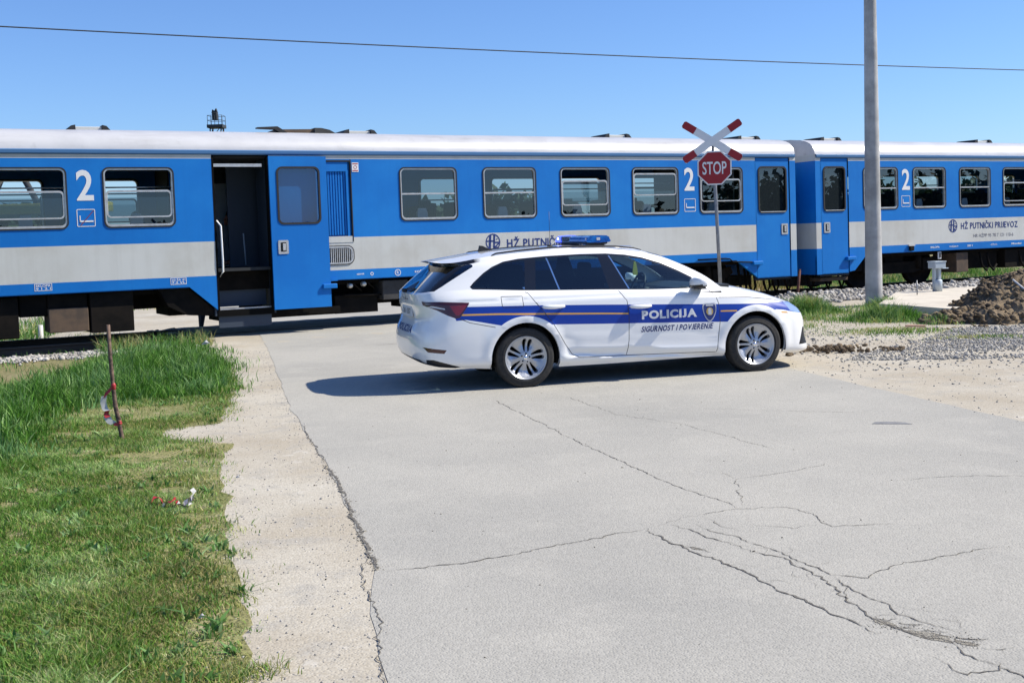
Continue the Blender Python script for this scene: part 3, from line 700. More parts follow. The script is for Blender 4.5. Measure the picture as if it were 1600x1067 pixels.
    logo(root, T, -.50, -.20, 1.29, 1.60)
    mb = MB(); letters(mb, 'HŽ PUTNIČKI PRIJEVOZ', -.06, 1.335, 2.12, 1.490, lambda a, b: T(a, b, -.004), bold=.02); mb.build('company_lettering', M['navy'], root)
    f = lambda a, b: T(a, b, -.004)
    def mark(build):
        m_ = MB(); build(m_); m_.build('marking', M['lettering'], root)
    mark(lambda m_: lettering(m_, 'KOČ.O - P - A', -1.93, .955, -1.53, 1.005, f, bold=.02)); mark(lambda m_: lettering(m_, 'sabirnik', -3.02, .965, -2.88, .995, f, bold=.02))
    def rr_(m_, cu_, r0, r1): ring(m_, [(cu_+r0*math.cos(k*.3927), .973+r0*math.sin(k*.3927)) for k in range(16)], [(cu_+r1*math.cos(k*.3927), .973+r1*math.sin(k*.3927)) for k in range(16)], -.004, -.002, lambda p, q, d: T(p, q, d))
    mark(lambda m_: (rr_(m_, -2.255, .058, .046), lettering(m_, 'R', -2.275, .95, -2.235, 1.0, f, bold=.02))); mark(lambda m_: rr_(m_, -2.74, .03, .018))
    for a0, tx in ((-8.19, ('SKLOPA', '9 1 2 1')), (-6.17, ('20 ŠA 41', '7.2 VI.'))):
        def bx(m_):
            ring(m_, [(a0, .945), (a0+.25, .945), (a0+.25, 1.055), (a0, 1.055)], [(a0+.008, .953), (a0+.242, .953), (a0+.242, 1.047), (a0+.008, 1.047)], -.004, -.002, lambda p, q, d: T(p, q, d))
            lettering(m_, tx[0], a0+.02, 1.005, a0+.23, 1.04, f, bold=.02); lettering(m_, tx[1], a0+.02, .96, a0+.23, .995, f, bold=.02)
        mark(bx)
    mb = MB(); mb.tube([T(3.14, 1.0, -.03), T(3.14, 1.05, -.04), T(3.34, 1.05, -.04), T(3.34, 1.0, -.03)], .02, 8, 1); mb.box(T(3.17, .90, -.05), T(3.30, 1.03, .0), 1, .02); mb.lathe([(0.001, -.02), (.045, -.02), (.05, 0), (.03, .01)], 'y', 12, 0, (3.24+13.5, -.04, .965)); mb.build('filler_fitting', [M['tgrey'], M['under']], root)
    mb = MB(); mb.tube([T(4.3, .945, -.02), T(5.0, .945, -.02), T(5.12, .93, -.02), T(5.2, .87, -.02), T(5.75, .84, -.02)], .014, 8); mb.build('door_conduit', M['under'], root)
    for u in (-10.9, -7.12, -2.44, 3.17, 6.6): vent(root, T, u)
    mb = MB(); mb.prism([(-4.15, 3.42), (-3.45, 3.42), (-3.45, 3.515), (-4.15, 3.50)], .62, 1.3, lambda p, q, d: T(p, q, d), 1)
    mb.prism([(-3.47, 3.42), (-3.05, 3.42), (-3.2, 3.50), (-3.35, 3.53), (-3.47, 3.53)], .55, 1.35, lambda p, q, d: T(p, q, d), 0)
    mb.prism([(-4.5, 3.52), (-4.15, 3.54), (-4.0, 3.45), (-3.93, 3.38), (-4.02, 3.38), (-4.2, 3.49), (-4.5, 3.50)], .5, .62, lambda p, q, d: T(p, q, d), 2)
    mb.build('exhaust_housing', [M['dgrey'], M['brown'], M['gasket']], root)
    # running gear
    mb = MB(); mb.box(T(-13.4, .80, .30), T(6.8, 1.11, 2.6)); mb.box(T(-4.5, .42, .75), T(-.6, .85, 2.2)); mb.box(T(-5.4, .34, .12), T(-3.3, .44, .3)); mb.build('underframe', M['under'], root)
    bogie(root, T, -10.6); bogie(root, T, 4.2)
    gear(root, T, [(-9.7, -8.42, .24, .86, .12, .9, 'under'), (-8.0, -7.42, .29, .66, .10, .7, 'brown'), (-8.0, -7.42, .66, .88, .16, .7, 'under'), (-7.39, -6.74, .25, .89, .10, .95, 'under'), (-8.4, -8.0, .55, .9, .2, .6, 'under'),
                   (-2.50, -2.02, .50, .84, .12, .6, 'dgrey'), (-3.35, -2.55, .30, .62, .25, .9, 'under'), (-2.0, -.6, .34, .8, .25, 1.0, 'under'), (-.4, .8, .4, .85, .3, 1.2, 'under'), (-6.1, -5.45, .42, .8, .6, 1.6, 'under'), (-6.72, -6.2, .55, .8, .8, 2.2, 'under'),
                   (-5.35, -3.3, .3, .45, .3, 1.0, 'under'), (.9, 2.6, .38, .8, .4, 1.4, 'under')])
    mb = MB()
    for u, z in ((-3.1, .78), (-2.85, .8), (-1.85, .8), (-1.72, .77)): mb.lathe([(.001, -.04), (.035, -.04), (.045, 0), (.045, .06)], 'y', 12, 0, (u+13.5, .12, z)); mb.tube([T(u, z, .12), T(u+.1, z+.02, .2), T(u+.25, z-.1, .25)], .015, 6, 1)
    mb.tube([T(-3.2, .62, .2), T(-2.5, .60, .2)], .02, 6, 1); mb.tube([T(-2.0, .70, .2), T(-1.2, .66, .2), T(-.8, .72, .2)], .02, 6, 1)
    mb.build('hose_couplings', [M['alu'], M['under']], root)
    mb = MB(); mb.prism([(-6.35, .9), (-5.9, .9), (-5.44, .48), (-5.44, .40), (-5.9, .44), (-6.2, .60)], .10, .5, lambda p, q, d: T(p, q, d)); mb.build('step_bracket', M['under'], root)
    mb = MB(); mb.tube([T(6.9, .85, 1.44), T(7.55, .85, 1.44)], .11, 10); mb.box(T(5.5, .30, 1.2), T(6.7, .52, 1.8)); mb.box(T(6.2, .2, 1.5), T(6.3, .6, 1.6)); mb.box(T(5.8, .2, .9), T(5.86, .6, .96)); mb.box(T(7.7, .22, 1.0), T(8.9, .46, 1.7)); mb.box(T(6.95, 1.1, 1.0), T(7.52, 3.1, 1.9)); mb.build('gangway', M['gasket'], root)
    # ---- second coach
    wins = [(c-.525, c+.525, s, *z) for c, s, z in ((9.44, 0, (0, 0)), (10.98, 0, (0, 0)), (12.50, 0, (0, 0)), (14.0, 1, (2.01, 2.44)), (15.52, 0, (0, 0)), (17.0, 1, (2.04, 2.44)), (18.55, 0, (0, 0)))]
    root2, T2 = coach('second blue and grey railcar, coupled on the right behind the concrete pole', 7.515, 24.0, wins, [(7.66, 8.47)], None,
                      dict(skirts=[[(8.47, .90), (9.0, .90), (8.62, .55), (8.47, .53)]], ends=[(7.515, 7.66)]))
    digit2(root2, T2, 10.225, 2.30, 2.77); pictogram(root2, T2, 10.08, 10.35, 1.92, 2.17, False)
    logo(root2, T2, 11.59, 11.88, 1.30, 1.60)
    mb = MB(); letters(mb, 'HŽ PUTNIČKI PRIJEVOZ', 12.0, 1.37, 13.98, 1.515, lambda a, b: T2(a, b, -.004), bold=.02); mb.build('company_lettering', M['navy'], root2)
    mb = MB(); lettering(mb, 'HR HŽPP 95 78 7 121 110-6', 12.42, 1.165, 13.82, 1.265, lambda a, b: T2(a, b, -.004), bold=0); mb.build('vehicle_number', M['greyletter'], root2)
    mb = MB(); f = lambda a, b: T2(a, b, -.004)
    for tx, a0, b0 in (('SKLOPA', 10.98, 11.28), ('<-4.2m->', 11.6, 11.9), ('20 I', 12.2, 12.38), ('-17.11-', 13.0, 13.25), ('Monfal', 13.75, 14.1)): mb = MB(); lettering(mb, tx, a0, .955, b0, 1.0, f, bold=.02); mb.build('marking', M['lettering'], root2)
    mb = MB(); mb.box(T2(10.28, .92, -.05), T2(10.42, 1.03, .0), 1, .02); mb.box(T2(10.25, 1.03, -.05), T2(10.44, 1.06, -.01), 0); mb.build('filler_fitting', [M['tgrey'], M['under']], root2)
    mb = MB(); mb.box(T2(11.28, .70, .04), T2(11.38, .86, .06), 0); mb.box(T2(11.31, .73, .03), T2(11.36, .84, .045), 1); mb.build('data_plate', [M['lettering'], M['gasket']], root2)
    for u in (9.0, 14.1, 18.5): vent(root2, T2, u)
    mb = MB()
    mb.box(T2(7.7, .80, .30), T2(23.8, 1.11, 2.6)); mb.build('underframe', M['under'], root2)
    bogie(root2, T2, 10.35)
    gear(root2, T2, [(8.55, 9.3, .5, .85, .4, 1.4, 'under'), (7.75, 8.55, .34, .42, .15, .5, 'brown'), (11.95, 12.35, .36, .82, .10, .8, 'brown'), (12.5, 13.6, .42, .8, .3, 1.2, 'under'), (13.7, 15.4, .40, .84, .15, 1.0, 'under'), (15.6, 18.0, .46, .86, .3, 1.4, 'under'), (18.2, 22, .4, .86, .3, 2.0, 'under')])
    mb = MB()
    for u in (6.35, 6.6, 6.95, 7.6, 8.1, 8.5, 5.7, 5.95): mb = MB(); mb.tube([T2(u, .8, .45), T2(u+.02, .35, .4), T2(u+.1, .16, .4), T2(u+.2, .30, .42), T2(u+.22, .7, .5)], .028, 6); mb.build('air_hose', M['under'], root2)
    for u in (12.8, 13.05, 14.2): mb = MB(); mb.tube([T2(u, .8, .15), T2(u+.05, .5, .12), T2(u+.2, .36, .12), T2(u+.35, .5, .15)], .025, 6); mb.build('air_hose', M['under'], root2)
build_train()

# rails and sleepers
def build_track():
    for w_, lab in ((.66, 'rusty rail nearer to the police car'), (2.10, 'rusty rail on the far side of the train')):
        mb = MB(); prof = [(-.07, -.03), (.07, -.03), (.07, -.015), (.012, .0), (.012, .09), (.035, .10), (.035, .13), (-.035, .13), (-.035, .10), (-.012, .09), (-.012, .0), (-.07, -.015)]
        n = len(prof); us = list(np.linspace(-30, 42, 40)); vs = []
        for u in us:
            for a, b in prof: x, y = xy(u, w_+a+.05); vs.append((x, y, -.068+b-.0014*u))
        mb.add(vs, [(i*n+k, i*n+(k+1) % n, (i+1)*n+(k+1) % n, (i+1)*n+k) for i in range(len(us)-1) for k in range(n)]); o = mb.build('rail', M['rail']); tag(o, lab, 'rail', 'rails of the track')
    proto = None; k = 0; u = -19.0; pts = []
    while u < 36:
        if not (-5.7 < u < 5.2): pts.append(u)
        u += .62
    for u in pts:
        if proto is None:
            mb = MB(); mb.box((-.12, -1.25, -.14), (.12, 1.25, .035), 0, .015); proto = mb.build('sleeper', M['sleeper']); o = proto
        else: o = proto.copy(); C.objects.link(o)
        x, y = xy(u, 1.43); o.location = (x, y, -.13-.0014*u); o.rotation_euler = (0, 0, PSI+random.uniform(-.02, .02))
        tag(o, 'dark wooden sleeper under the rails, clear of the road crossing', 'sleeper', 'sleepers under the rails')
build_track()

# ---------------------------------------------------------------- police car
CAR_LOC = (-.118, 12.986, 0); CAR_YAW = .2819
LOOPS = {
0: [(-1.02,0,.27),(-1.01,.40,.27),(-.97,.66,.27),(-.88,.79,.26),(-.62,.83,.24),(0,.83,.20),(.45,.83,.20),(.95,.83,.20),(1.55,.83,.205),(2.2,.83,.21),(2.69,.83,.20),(3.0,.81,.20),(3.31,.72,.18),(3.42,.51,.18),(3.47,.27,.18),(3.48,0,.18)],
1: [(-1.10,0,.33),(-1.09,.42,.33),(-1.05,.67,.33),(-.95,.82,.32),(-.64,.885,.30),(0,.885,.29),(.45,.885,.285),(.95,.88,.28),(1.55,.88,.27),(2.2,.885,.26),(2.69,.885,.27),(3.02,.865,.25),(3.37,.765,.23),(3.52,.55,.22),(3.58,.29,.22),(3.59,0,.22)],
2: [(-1.135,0,.46),(-1.125,.43,.46),(-1.075,.69,.46),(-.96,.845,.45),(-.65,.90,.43),(0,.90,.42),(.45,.885,.42),(.95,.88,.40),(1.55,.88,.385),(2.2,.89,.37),(2.69,.90,.40),(3.03,.88,.40),(3.33,.785,.38),(3.47,.56,.38),(3.54,.29,.38),(3.56,0,.38)],
3: [(-1.125,0,.60),(-1.115,.43,.60),(-1.06,.69,.61),(-.95,.845,.60),(-.65,.905,.59),(0,.91,.58),(.45,.905,.56),(.95,.902,.54),(1.55,.90,.53),(2.2,.905,.53),(2.69,.91,.56),(3.02,.885,.56),(3.32,.785,.55),(3.46,.56,.55),(3.53,.29,.56),(3.55,0,.57)],
4: [(-1.06,0,.74),(-1.055,.43,.75),(-1.01,.68,.76),(-.91,.825,.77),(-.64,.895,.77),(0,.91,.76),(.45,.908,.75),(.95,.905,.74),(1.55,.905,.73),(2.2,.905,.72),(2.69,.90,.72),(3.0,.865,.71),(3.27,.77,.68),(3.41,.55,.67),(3.47,.29,.68),(3.49,0,.69)],
5: [(-1.09,0,.90),(-1.08,.43,.90),(-1.03,.68,.905),(-.93,.80,.91),(-.66,.875,.91),(0,.895,.90),(.45,.895,.895),(.95,.893,.885),(1.55,.89,.875),(2.2,.885,.865),(2.69,.862,.845),(2.95,.82,.80),(3.18,.73,.765),(3.30,.54,.750),(3.37,.28,.755),(3.39,0,.76)],
6: [(-1.10,0,1.01),(-1.085,.42,1.01),(-1.02,.64,1.02),(-.92,.735,1.04),(-.60,.80,1.06),(0,.83,1.03),(.45,.835,1.015),(.95,.835,1.00),(1.55,.83,.98),(2.27,.765,.975),(2.31,.68,.985),(2.34,.58,.99),(2.37,.46,.995),(2.40,.32,1.0),(2.41,.16,1.005),(2.415,0,1.005)],
7: [(-.99,0,1.11),(-.975,.41,1.11),(-.92,.60,1.12),(-.82,.69,1.14),(-.50,.755,1.17),(0,.785,1.15),(.45,.785,1.14),(.95,.785,1.13),(1.50,.78,1.12),(2.08,.705,1.125),(2.11,.62,1.125),(2.14,.53,1.125),(2.17,.42,1.13),(2.19,.29,1.13),(2.20,.15,1.13),(2.205,0,1.13)],
8: [(-.80,0,1.27),(-.785,.40,1.27),(-.72,.57,1.27),(-.62,.645,1.28),(-.38,.70,1.30),(0,.715,1.31),(.45,.72,1.315),(.95,.72,1.315),(1.42,.70,1.31),(1.74,.63,1.30),(1.77,.56,1.30),(1.80,.48,1.305),(1.83,.385,1.31),(1.85,.27,1.31),(1.86,.14,1.315),(1.865,0,1.315)],
9: [(-.74,0,1.315),(-.73,.39,1.31),(-.67,.55,1.305),(-.57,.61,1.31),(-.33,.645,1.355),(0,.655,1.39),(.45,.66,1.405),(.95,.66,1.405),(1.30,.635,1.395),(1.48,.59,1.385),(1.51,.53,1.39),(1.54,.45,1.395),(1.56,.36,1.40),(1.58,.25,1.405),(1.59,.13,1.405),(1.595,0,1.405)],
10: [(-.85,0,1.345),(-.84,.38,1.34),(-.77,.53,1.335),(-.62,.585,1.345),(-.30,.60,1.395),(0,.605,1.425),(.45,.61,1.447),(.95,.61,1.447),(1.20,.58,1.433),(1.34,.54,1.423),(1.38,.48,1.431),(1.42,.41,1.440),(1.45,.33,1.446),(1.475,.23,1.450),(1.49,.12,1.452),(1.495,0,1.452)]}
def car_patches():
    L = {k: np.array(v, float) for k, v in LOOPS.items()}
    zc = lambda x: np.interp(x, [-.9, -.78, -.5, -.25, 0, .45, .95, 1.2, 1.5], [1.345, 1.362, 1.402, 1.437, 1.455, 1.476, 1.479, 1.470, 1.452])
    c = L[10].copy(); c[:, 1] = 0; c[:, 0] = [-.85, -.82, -.74, -.60, -.28, 0, .45, .95, 1.2, 1.34, 1.38, 1.42, 1.45, 1.475, 1.49, 1.495]; c[:, 2] = zc(c[:, 0])
    m = (L[10]+c)/2; m[:, 2] = m[:, 2]*.35+zc(m[:, 0])*.65; m[:, 0] = (L[10][:, 0]+c[:, 0])/2
    h1, h2 = L[5]*2/3+L[6]/3, L[5]/3+L[6]*2/3
    for i in range(16):
        b_ = .034*sst(8.5, 11, i) if i > 8 else 0
        h1[i, 2] += b_*.9; h2[i, 2] += b_*.9
        if i <= 9: h1[i, 1] += .012; h2[i, 1] += .010
    return [[L[0], L[1], L[2], L[3], L[4], L[5]], [L[5], h1, h2, L[6]], [L[6], L[7], L[8], L[9]], [L[9], L[10]], [L[10], m, c]]
PATCH = car_patches(); TOFF = [0, 5, 8, 11, 12, 14]
def crs(A, f):
    """catmull-rom along axis 0 at float index f, mirrored/linear ends"""
    n = len(A); i = min(int(f), n-2); t = f-i
    p1, p2 = A[i], A[i+1]
    p0 = A[i-1] if i > 0 else 2*p1-p2
    p3 = A[i+2] if i+2 < n else 2*p2-p1
    return .5*((2*p1)+(-p0+p2)*t+(2*p0-5*p1+4*p2-p3)*t*t+(-p0+3*p1-3*p2+p3)*t**3)
_cache = {}
def loop_at(pi, j, s):
    A = PATCH[pi][j]; n = 16; i = min(int(s), n-2); t = s-i
    p1, p2 = A[i], A[i+1]
    p0 = A[i-1] if i > 0 else A[1]*np.array([1, -1, 1]); p3 = A[i+2] if i+2 < n else A[n-2]*np.array([1, -1, 1])
    return .5*((2*p1)+(-p0+p2)*t+(2*p0-5*p1+4*p2-p3)*t*t+(-p0+3*p1-3*p2+p3)*t**3)
AX = ((0, .312), (2.686, .312))
def csurf(s, t, patch=None):
    s = max(0, min(15, s)); t = max(0, min(14, t))
    if patch is None:
        patch = 0
        while patch < 4 and t > TOFF[patch+1]: patch += 1
    tt = t-TOFF[patch]; n = len(PATCH[patch])
    P = crs([loop_at(patch, j, s) for j in range(n)], max(0, min(n-1, tt)))
    P = P.copy()
    if patch <= 1 and 2.8 < s < 12.6:
        for ax, az in AX:
            r = math.hypot(P[0]-ax, P[2]-az)
            if r < .52: P[1] += .016*max(0, 1-abs(r-.415)/.075)*sst(.1, .35, P[2]) if r > .34 else .006
        zc = .415-.105*(P[0]-.49)/1.71; k_ = sst(.40, .62, P[0])*(1-sst(2.18, 2.3, P[0]))
        dz = P[2]-zc
        P[1] += k_*(.020*max(0, 1-dz/.16) if dz > 0 else .020*max(-1.0, 1+dz/.035))
        if dz < -.09: P[1] += k_*.020*min(1, (-.09-dz)/.02)
        if P[0] > -.7 and P[0] < 3: P[1] -= .007*math.exp(-((P[2]-.935)/.02)**2)
    return P
# lookup table for inverse mapping
_S = np.arange(0, 15.001, .125); _T = np.arange(0, 14.001, .125)
_TAB = np.array([[csurf(s, t) for t in _T] for s in _S])
def inv(a, b, mode='xz', srange=(0, 15), trange=(0, 11.9)):
    i0, i1 = np.searchsorted(_S, srange[0]), np.searchsorted(_S, srange[1], 'right'); j0, j1 = np.searchsorted(_T, trange[0]), np.searchsorted(_T, trange[1], 'right')
    ia = {'xz': (0, 2), 'yz': (1, 2), 'xy': (0, 1)}[mode]
    D = (_TAB[i0:i1, j0:j1, ia[0]]-a)**2+(_TAB[i0:i1, j0:j1, ia[1]]-b)**2
    k = np.unravel_index(np.argmin(D), D.shape); s, t = _S[i0+k[0]], _T[j0+k[1]]
    for _ in range(6):
        p = csurf(s, t); e = 1e-3
        ps = (csurf(min(s+e, 15), t)-csurf(max(s-e, 0), t))/(min(s+e, 15)-max(s-e, 0)); pt = (csurf(s, min(t+e, 14))-csurf(s, max(t-e, 0)))/(min(t+e, 14)-max(t-e, 0))
        J = np.array([[ps[ia[0]], pt[ia[0]]], [ps[ia[1]], pt[ia[1]]]]); r = np.array([a-p[ia[0]], b-p[ia[1]]])
        try: d = np.linalg.solve(J, r)
        except Exception: break
        d = np.clip(d, -.3, .3)
        s = max(srange[0], min(srange[1], s+d[0])); t = max(trange[0], min(trange[1], t+d[1]))
    return float(s), float(t)
def dens(P, step=.03, close=True):
    out = []; n = len(P)
    for i in range(n if close else n-1):
        a, b = np.array(P[i], float), np.array(P[(i+1) % n], float); k = max(1, int(np.linalg.norm(b-a)/step))
        for q in range(k): out.append(tuple(a+(b-a)*q/k))
    if not close: out.append(tuple(P[-1]))
    return out
def smooth_poly(P, n=4):
    """closed catmull-rom"""
    P = np.array(P, float); m = len(P); out = []
    for i in range(m):
        p0, p1, p2, p3 = P[i-1], P[i], P[(i+1) % m], P[(i+2) % m]
        for k in range(n):
            t = k/n; out.append(tuple(.5*((2*p1)+(-p0+p2)*t+(2*p0-5*p1+4*p2-p3)*t*t+(-p0+3*p1-3*p2+p3)*t**3)))
    return out
def inset(P, d):
    P = np.array(P, float); n = len(P); A = sum(P[i][0]*P[(i+1) % n][1]-P[(i+1) % n][0]*P[i][1] for i in range(n)); sg = 1 if A > 0 else -1; out = []
    for i in range(n):
        t = P[(i+1) % n]-P[i-1]; t /= max(1e-9, np.linalg.norm(t)); out.append(tuple(P[i]+sg*d*np.array([-t[1], t[0]])))
    return out
WIN = [(-.565,1.085),(-.52,1.13),(-.40,1.225),(-.30,1.285),(-.17,1.335),(0,1.36),(.3,1.378),(.7,1.388),(1.0,1.385),(1.22,1.365),(1.42,1.328),(1.63,1.265),(1.83,1.175),(1.98,1.095),(2.07,1.035),(2.10,.985),(2.03,.965),(1.8,.966),(1.47,.972),(.87,.99),(.4,1.004),(.04,1.018),(-.40,1.045),(-.54,1.06)]
def arc(cx, cz, r, a0, a1, n=24): return [(cx+r*math.cos(R(a0+(a1-a0)*k/n)), cz+r*math.sin(R(a0+(a1-a0)*k/n))) for k in range(n+1)]
def build_car():
    root = thing('police_car', 'white estate car with blue side stripe lettered POLICIJA and blue roof beacons', 'police car', CAR_LOC, (0, .0032, CAR_YAW))
    RA = .378
    archs = [[(ax-RA, .12)]+[(ax+RA*math.cos(R(180-a*7.5)), az+.005+RA*math.sin(R(180-a*7.5))) for a in range(25)]+[(ax+RA, .12)] for ax, az in AX]
    glassP = inset(WIN, .020)
    def lineat(p, q, z): return p[0]+(q[0]-p[0])*(z-p[1])/(q[1]-p[1])
    lines = [((.075,1.40),(.015,.98),0), ((.195,1.40),(.135,.98),0), ((.292,1.40),(.412,.98),0), ((.308,1.40),(.428,.98),0), ((.885,1.40),(.985,.98),0), ((1.00,1.40),(1.205,.98),0), ((1.015,1.40),(1.220,.98),0)]
    stripe = [(-.74,.745),(-.64,.752),(-.50,.725),(-.26,.675),(0,.668),(.31,.66),(.84,.64),(1.17,.63),(1.8,.61),(2.36,.59),(2.7,.60),(2.95,.70),(3.05,.69),(3.20,.655),(3.34,.635),(3.30,.76),(3.10,.775),(2.92,.778),(2.7,.775),(2.25,.79),(1.18,.832),(.85,.845),(.11,.87),(-.61,.885),(-.8,.88)]
    yel = [(-.80,.797),(-.3,.788),(.85,.742),(1.165,.727),(1.165,.743),(.85,.759),(-.3,.806),(-.80,.815)]
    yel2 = [(2.255,.705),(2.45,.70),(2.45,.716),(2.255,.72)]; yel3 = [(3.02,.655),(3.12,.648),(3.10,.665),(3.02,.672)]
    tail = [(-.595,.928),(-.60,.91),(-.70,.775),(-.74,.768),(-.82,.80),(-.93,.86),(-1.04,.905),(-1.07,.945),(-.90,.945)]
    head = [(3.09,.772),(3.20,.763),(3.262,.748),(3.34,.742),(3.40,.72),(3.41,.65),(3.34,.642),(3.22,.652),(3.15,.675)]
    intake = [(3.335,.475),(3.42,.475),(3.46,.40),(3.44,.285),(3.27,.283)]
    refl = [(-1.07,.475),(-.85,.447),(-.875,.41),(-1.03,.425)]
    diff = [(-1.04,.34),(-.98,.345),(-.80,.29),(-.70,.26),(-.80,.24),(-1.0,.26)]
    seams = [[(.02,1.01),(.05,1.0),(.12,.90),(.19,.82),(.31,.66),(.44,.44),(.52,.33),(.60,.292),(1.0,.285),(2.2,.263)], [(1.075,.985),(1.10,.95),(1.155,.86),(1.168,.70),(1.165,.45),(1.145,.29)],
             [(2.10,.99),(2.20,.90),(2.235,.80),(2.245,.60),(2.205,.262)], [(-.25,.975),(-.02,.97),(-.015,.87),(-.03,.855),(-.235,.862),(-.245,.88),(-.25,.975)],
             [(2.24,.865),(2.6,.853),(2.92,.81),(3.1,.775)], [(-.70,.765),(-.60,.72),(-.33,.66)]]
    SW = .0035
    seamP = []
    for S_ in seams:
        D = dens(S_, .04, False); n = len(D); A = []; B = []
        for i in range(n):
            t = np.array(D[min(i+1, n-1)])-np.array(D[max(i-1, 0)]); t /= np.linalg.norm(t); nn = np.array([-t[1], t[0]])*SW
            A.append(tuple(np.array(D[i])+nn)); B.append(tuple(np.array(D[i])-nn))
        seamP.append(A+B[::-1])
    side_r = (2.4, 12.9)
    def mp(P, sr=side_r, tr=(0, 11.9), step=.03, mode='xz', close=True): return [inv(a, b, mode, sr, tr) for a, b in dens(P, step, close)]
    polys = []; 
    archST = [mp(P, (3.2, 12.6), (0, 5)) for P in archs]; polys += archST
    winST = mp(WIN, (3, 9.02), (8, 11), .03); polys.append(winST); glST = mp(glassP, (3, 9.02), (8, 11), .03); polys.append(glST)
    lineST = []
    for p, q, _ in lines:
        z0, z1 = .985, 1.395
        lineST.append([inv(lineat(p, q, z), z, 'xz', (4, 9), (8.01, 11)) for z in np.linspace(.99, 1.39, 12)])
    for P in (stripe, yel, yel2, yel3): polys.append(mp(P, side_r, (0, 5.6), .04))
    for P in (intake, refl, diff): polys.append(mp(P, (1.2, 14.0), (0, 4.6), .04))
    slit = [(-1.01, .893), (-.93, .878), (-.845, .862), (-.85, .876), (-.97, .903)]; slitST = mp(slit, (1.7, 5), (3, 7), .02); tinn = [(-.62, .905), (-.705, .80), (-.74, .80), (-.80, .90)]; tinST = mp(tinn, (1.7, 5), (3, 7), .02); polys += [slitST, tinST]
    tailST = mp(tail, (1.7, 5), (3, 7), .03); headST = mp(head, (11, 14.0), (3.2, 5.4), .03); polys += [tailST, headST]
    sST = [mp(P, (2.5, 12.6), (0, 7.95), .05) for P in seamP]; polys += sST
    fl = [[inv(a, b, 'xz', (3.2, 12.6), (0, 5.2)) for a, b in arc(ax, az, .452, -5, 185, 30)] for ax, az in AX]
    # rear window and windscreen outlines in surface space
    rwin = [(0, 8.2), (1.6, 8.2), (2.3, 8.22)]+[inv(a, b, 'xz', (2.3, 4.2), (8.05, 11)) for a, b in ((-.93, 1.05), (-.84, 1.10), (-.74, 1.158), (-.62, 1.225), (-.50, 1.29))]+[(3.3, 10.98), (1.5, 10.98), (0, 10.98)]
    wsc = [(15, 8.15), (12, 8.15), (10.1, 8.2), (9.75, 8.5), (9.7, 9.5), (9.75, 10.6), (10, 10.85), (12, 10.9), (15, 10.9)]
    rw = dens(rwin, .25); ws = dens(wsc, .25)
    G = []
    for s in np.arange(0, 15.001, .25):
        for t in np.concatenate([np.arange(0, 5, .25), np.arange(5, 11, .25), np.arange(11, 14.01, .25)]): G.append((float(s), float(t)))
    dom = [(0, 0), (15, 0), (15, 14), (0, 14)]
    V, T_ = cdt(G, [dom]+polys+[rw, ws], lineST+fl+[[(0, t), (15, t)] for t in (5, 8, 11, 12)])
    P3 = {}
    def tri_patch(t):
        c = sum(V[i][1] for i in t)/3; p = 0
        while p < 4 and c > TOFF[p+1]: p += 1
        return p
    parts = {}
    def cls(t):
        cs = sum(V[i][0] for i in t)/3; ct = sum(V[i][1] for i in t)/3
        P = csurf(cs, ct); x, y, z = P; q = (cs, ct)
        if ct < 5:
            for A_ in archST:
                if inpoly(*q, A_): return None
        if inpoly(*q, ws): return ('windscreen', 'glass_car')
        if inpoly(*q, rw): return ('rear_window', 'glass_dark') if not 2.35 < cs < 3.0 else ('tailgate', 'gloss')
        if 8 < ct < 11 and 3 <= cs < 9.02 and inpoly(*q, winST):
            if not inpoly(*q, glST): return ('body', 'gloss')
            X = [lineat(a, b, z) for a, b, _ in lines]
            if x < X[0]-.009: return ('quarter_window', 'glass_dark')
            if x < X[0]: return ('body', 'chrome')
            if x < X[1]: return ('body', 'gloss')
            if x < X[1]+.009: return ('body', 'chrome')
            if x < X[2]: return ('rear_door_glass', 'glass_dark')
            if x < X[3]: return ('body', 'chrome')
            if x < X[4]: return ('rear_door_glass', 'glass_dark')
            if x < X[5]: return ('body', 'gloss')
            if x < X[6]: return ('body', 'chrome')
            return ('front_door_glass', 'glass_car')
        if 11 < ct < 12 and cs < 3.6: return ('body', 'gloss')
        if inpoly(*q, tailST): return ('tail_light', 'plate' if inpoly(*q, slitST) else 'red' if inpoly(*q, tinST) else 'darkred')
        if inpoly(*q, headST): return ('headlight', 'lens')
        if cs > 2.4 and ct < 8 and any(inpoly(*q, s_) for s_ in sST): return ('body', 'black')
        if ct < 5 and cs > 10 and inpoly(x, z, intake) : return ('body', 'black')
        if ct < 5 and cs < 5 and inpoly(x, z, refl): return ('rear_reflector', 'darkred')
        if ct < 5 and inpoly(x, z, diff): return ('body', 'black')
        if ct < 5 and cs < 1.6 and z < .335: return ('body', 'black')
        m = 'white'
        if 2.3 < cs < 12.95 and ct < 6:
            if all(math.hypot(x-a, z-b) > .452 for a, b in AX):
                if inpoly(x, z, yel) or inpoly(x, z, yel2) or inpoly(x, z, yel3): m = 'yellow'
                elif inpoly(x, z, stripe): m = 'stripe'
        part = 'body'
        if ct < 8 and z > .28 and x > .0 and x < 2.3 and cs < 9.6:
            def sx(S_, z): return float(np.interp(-z, [-b for a, b in S_], [a for a, b in S_]))
            if z > sillz(x):
                if sx(seams[0][:6], z) < x < sx(seams[1], z): part = 'rear_door'
                elif sx(seams[1], z) < x < sx(seams[2], z): part = 'front_door'
        if 5 < ct < 8 and cs > 9.3: part = 'hood'
        if cs < 2.3 and 3.6 < ct < 8: part = 'tailgate'
        return (part, m)
    sillz = lambda x: float(np.interp(x, [.3, .60, 1.0, 2.2], [.5, .292, .285, .263]))
    groups = {}
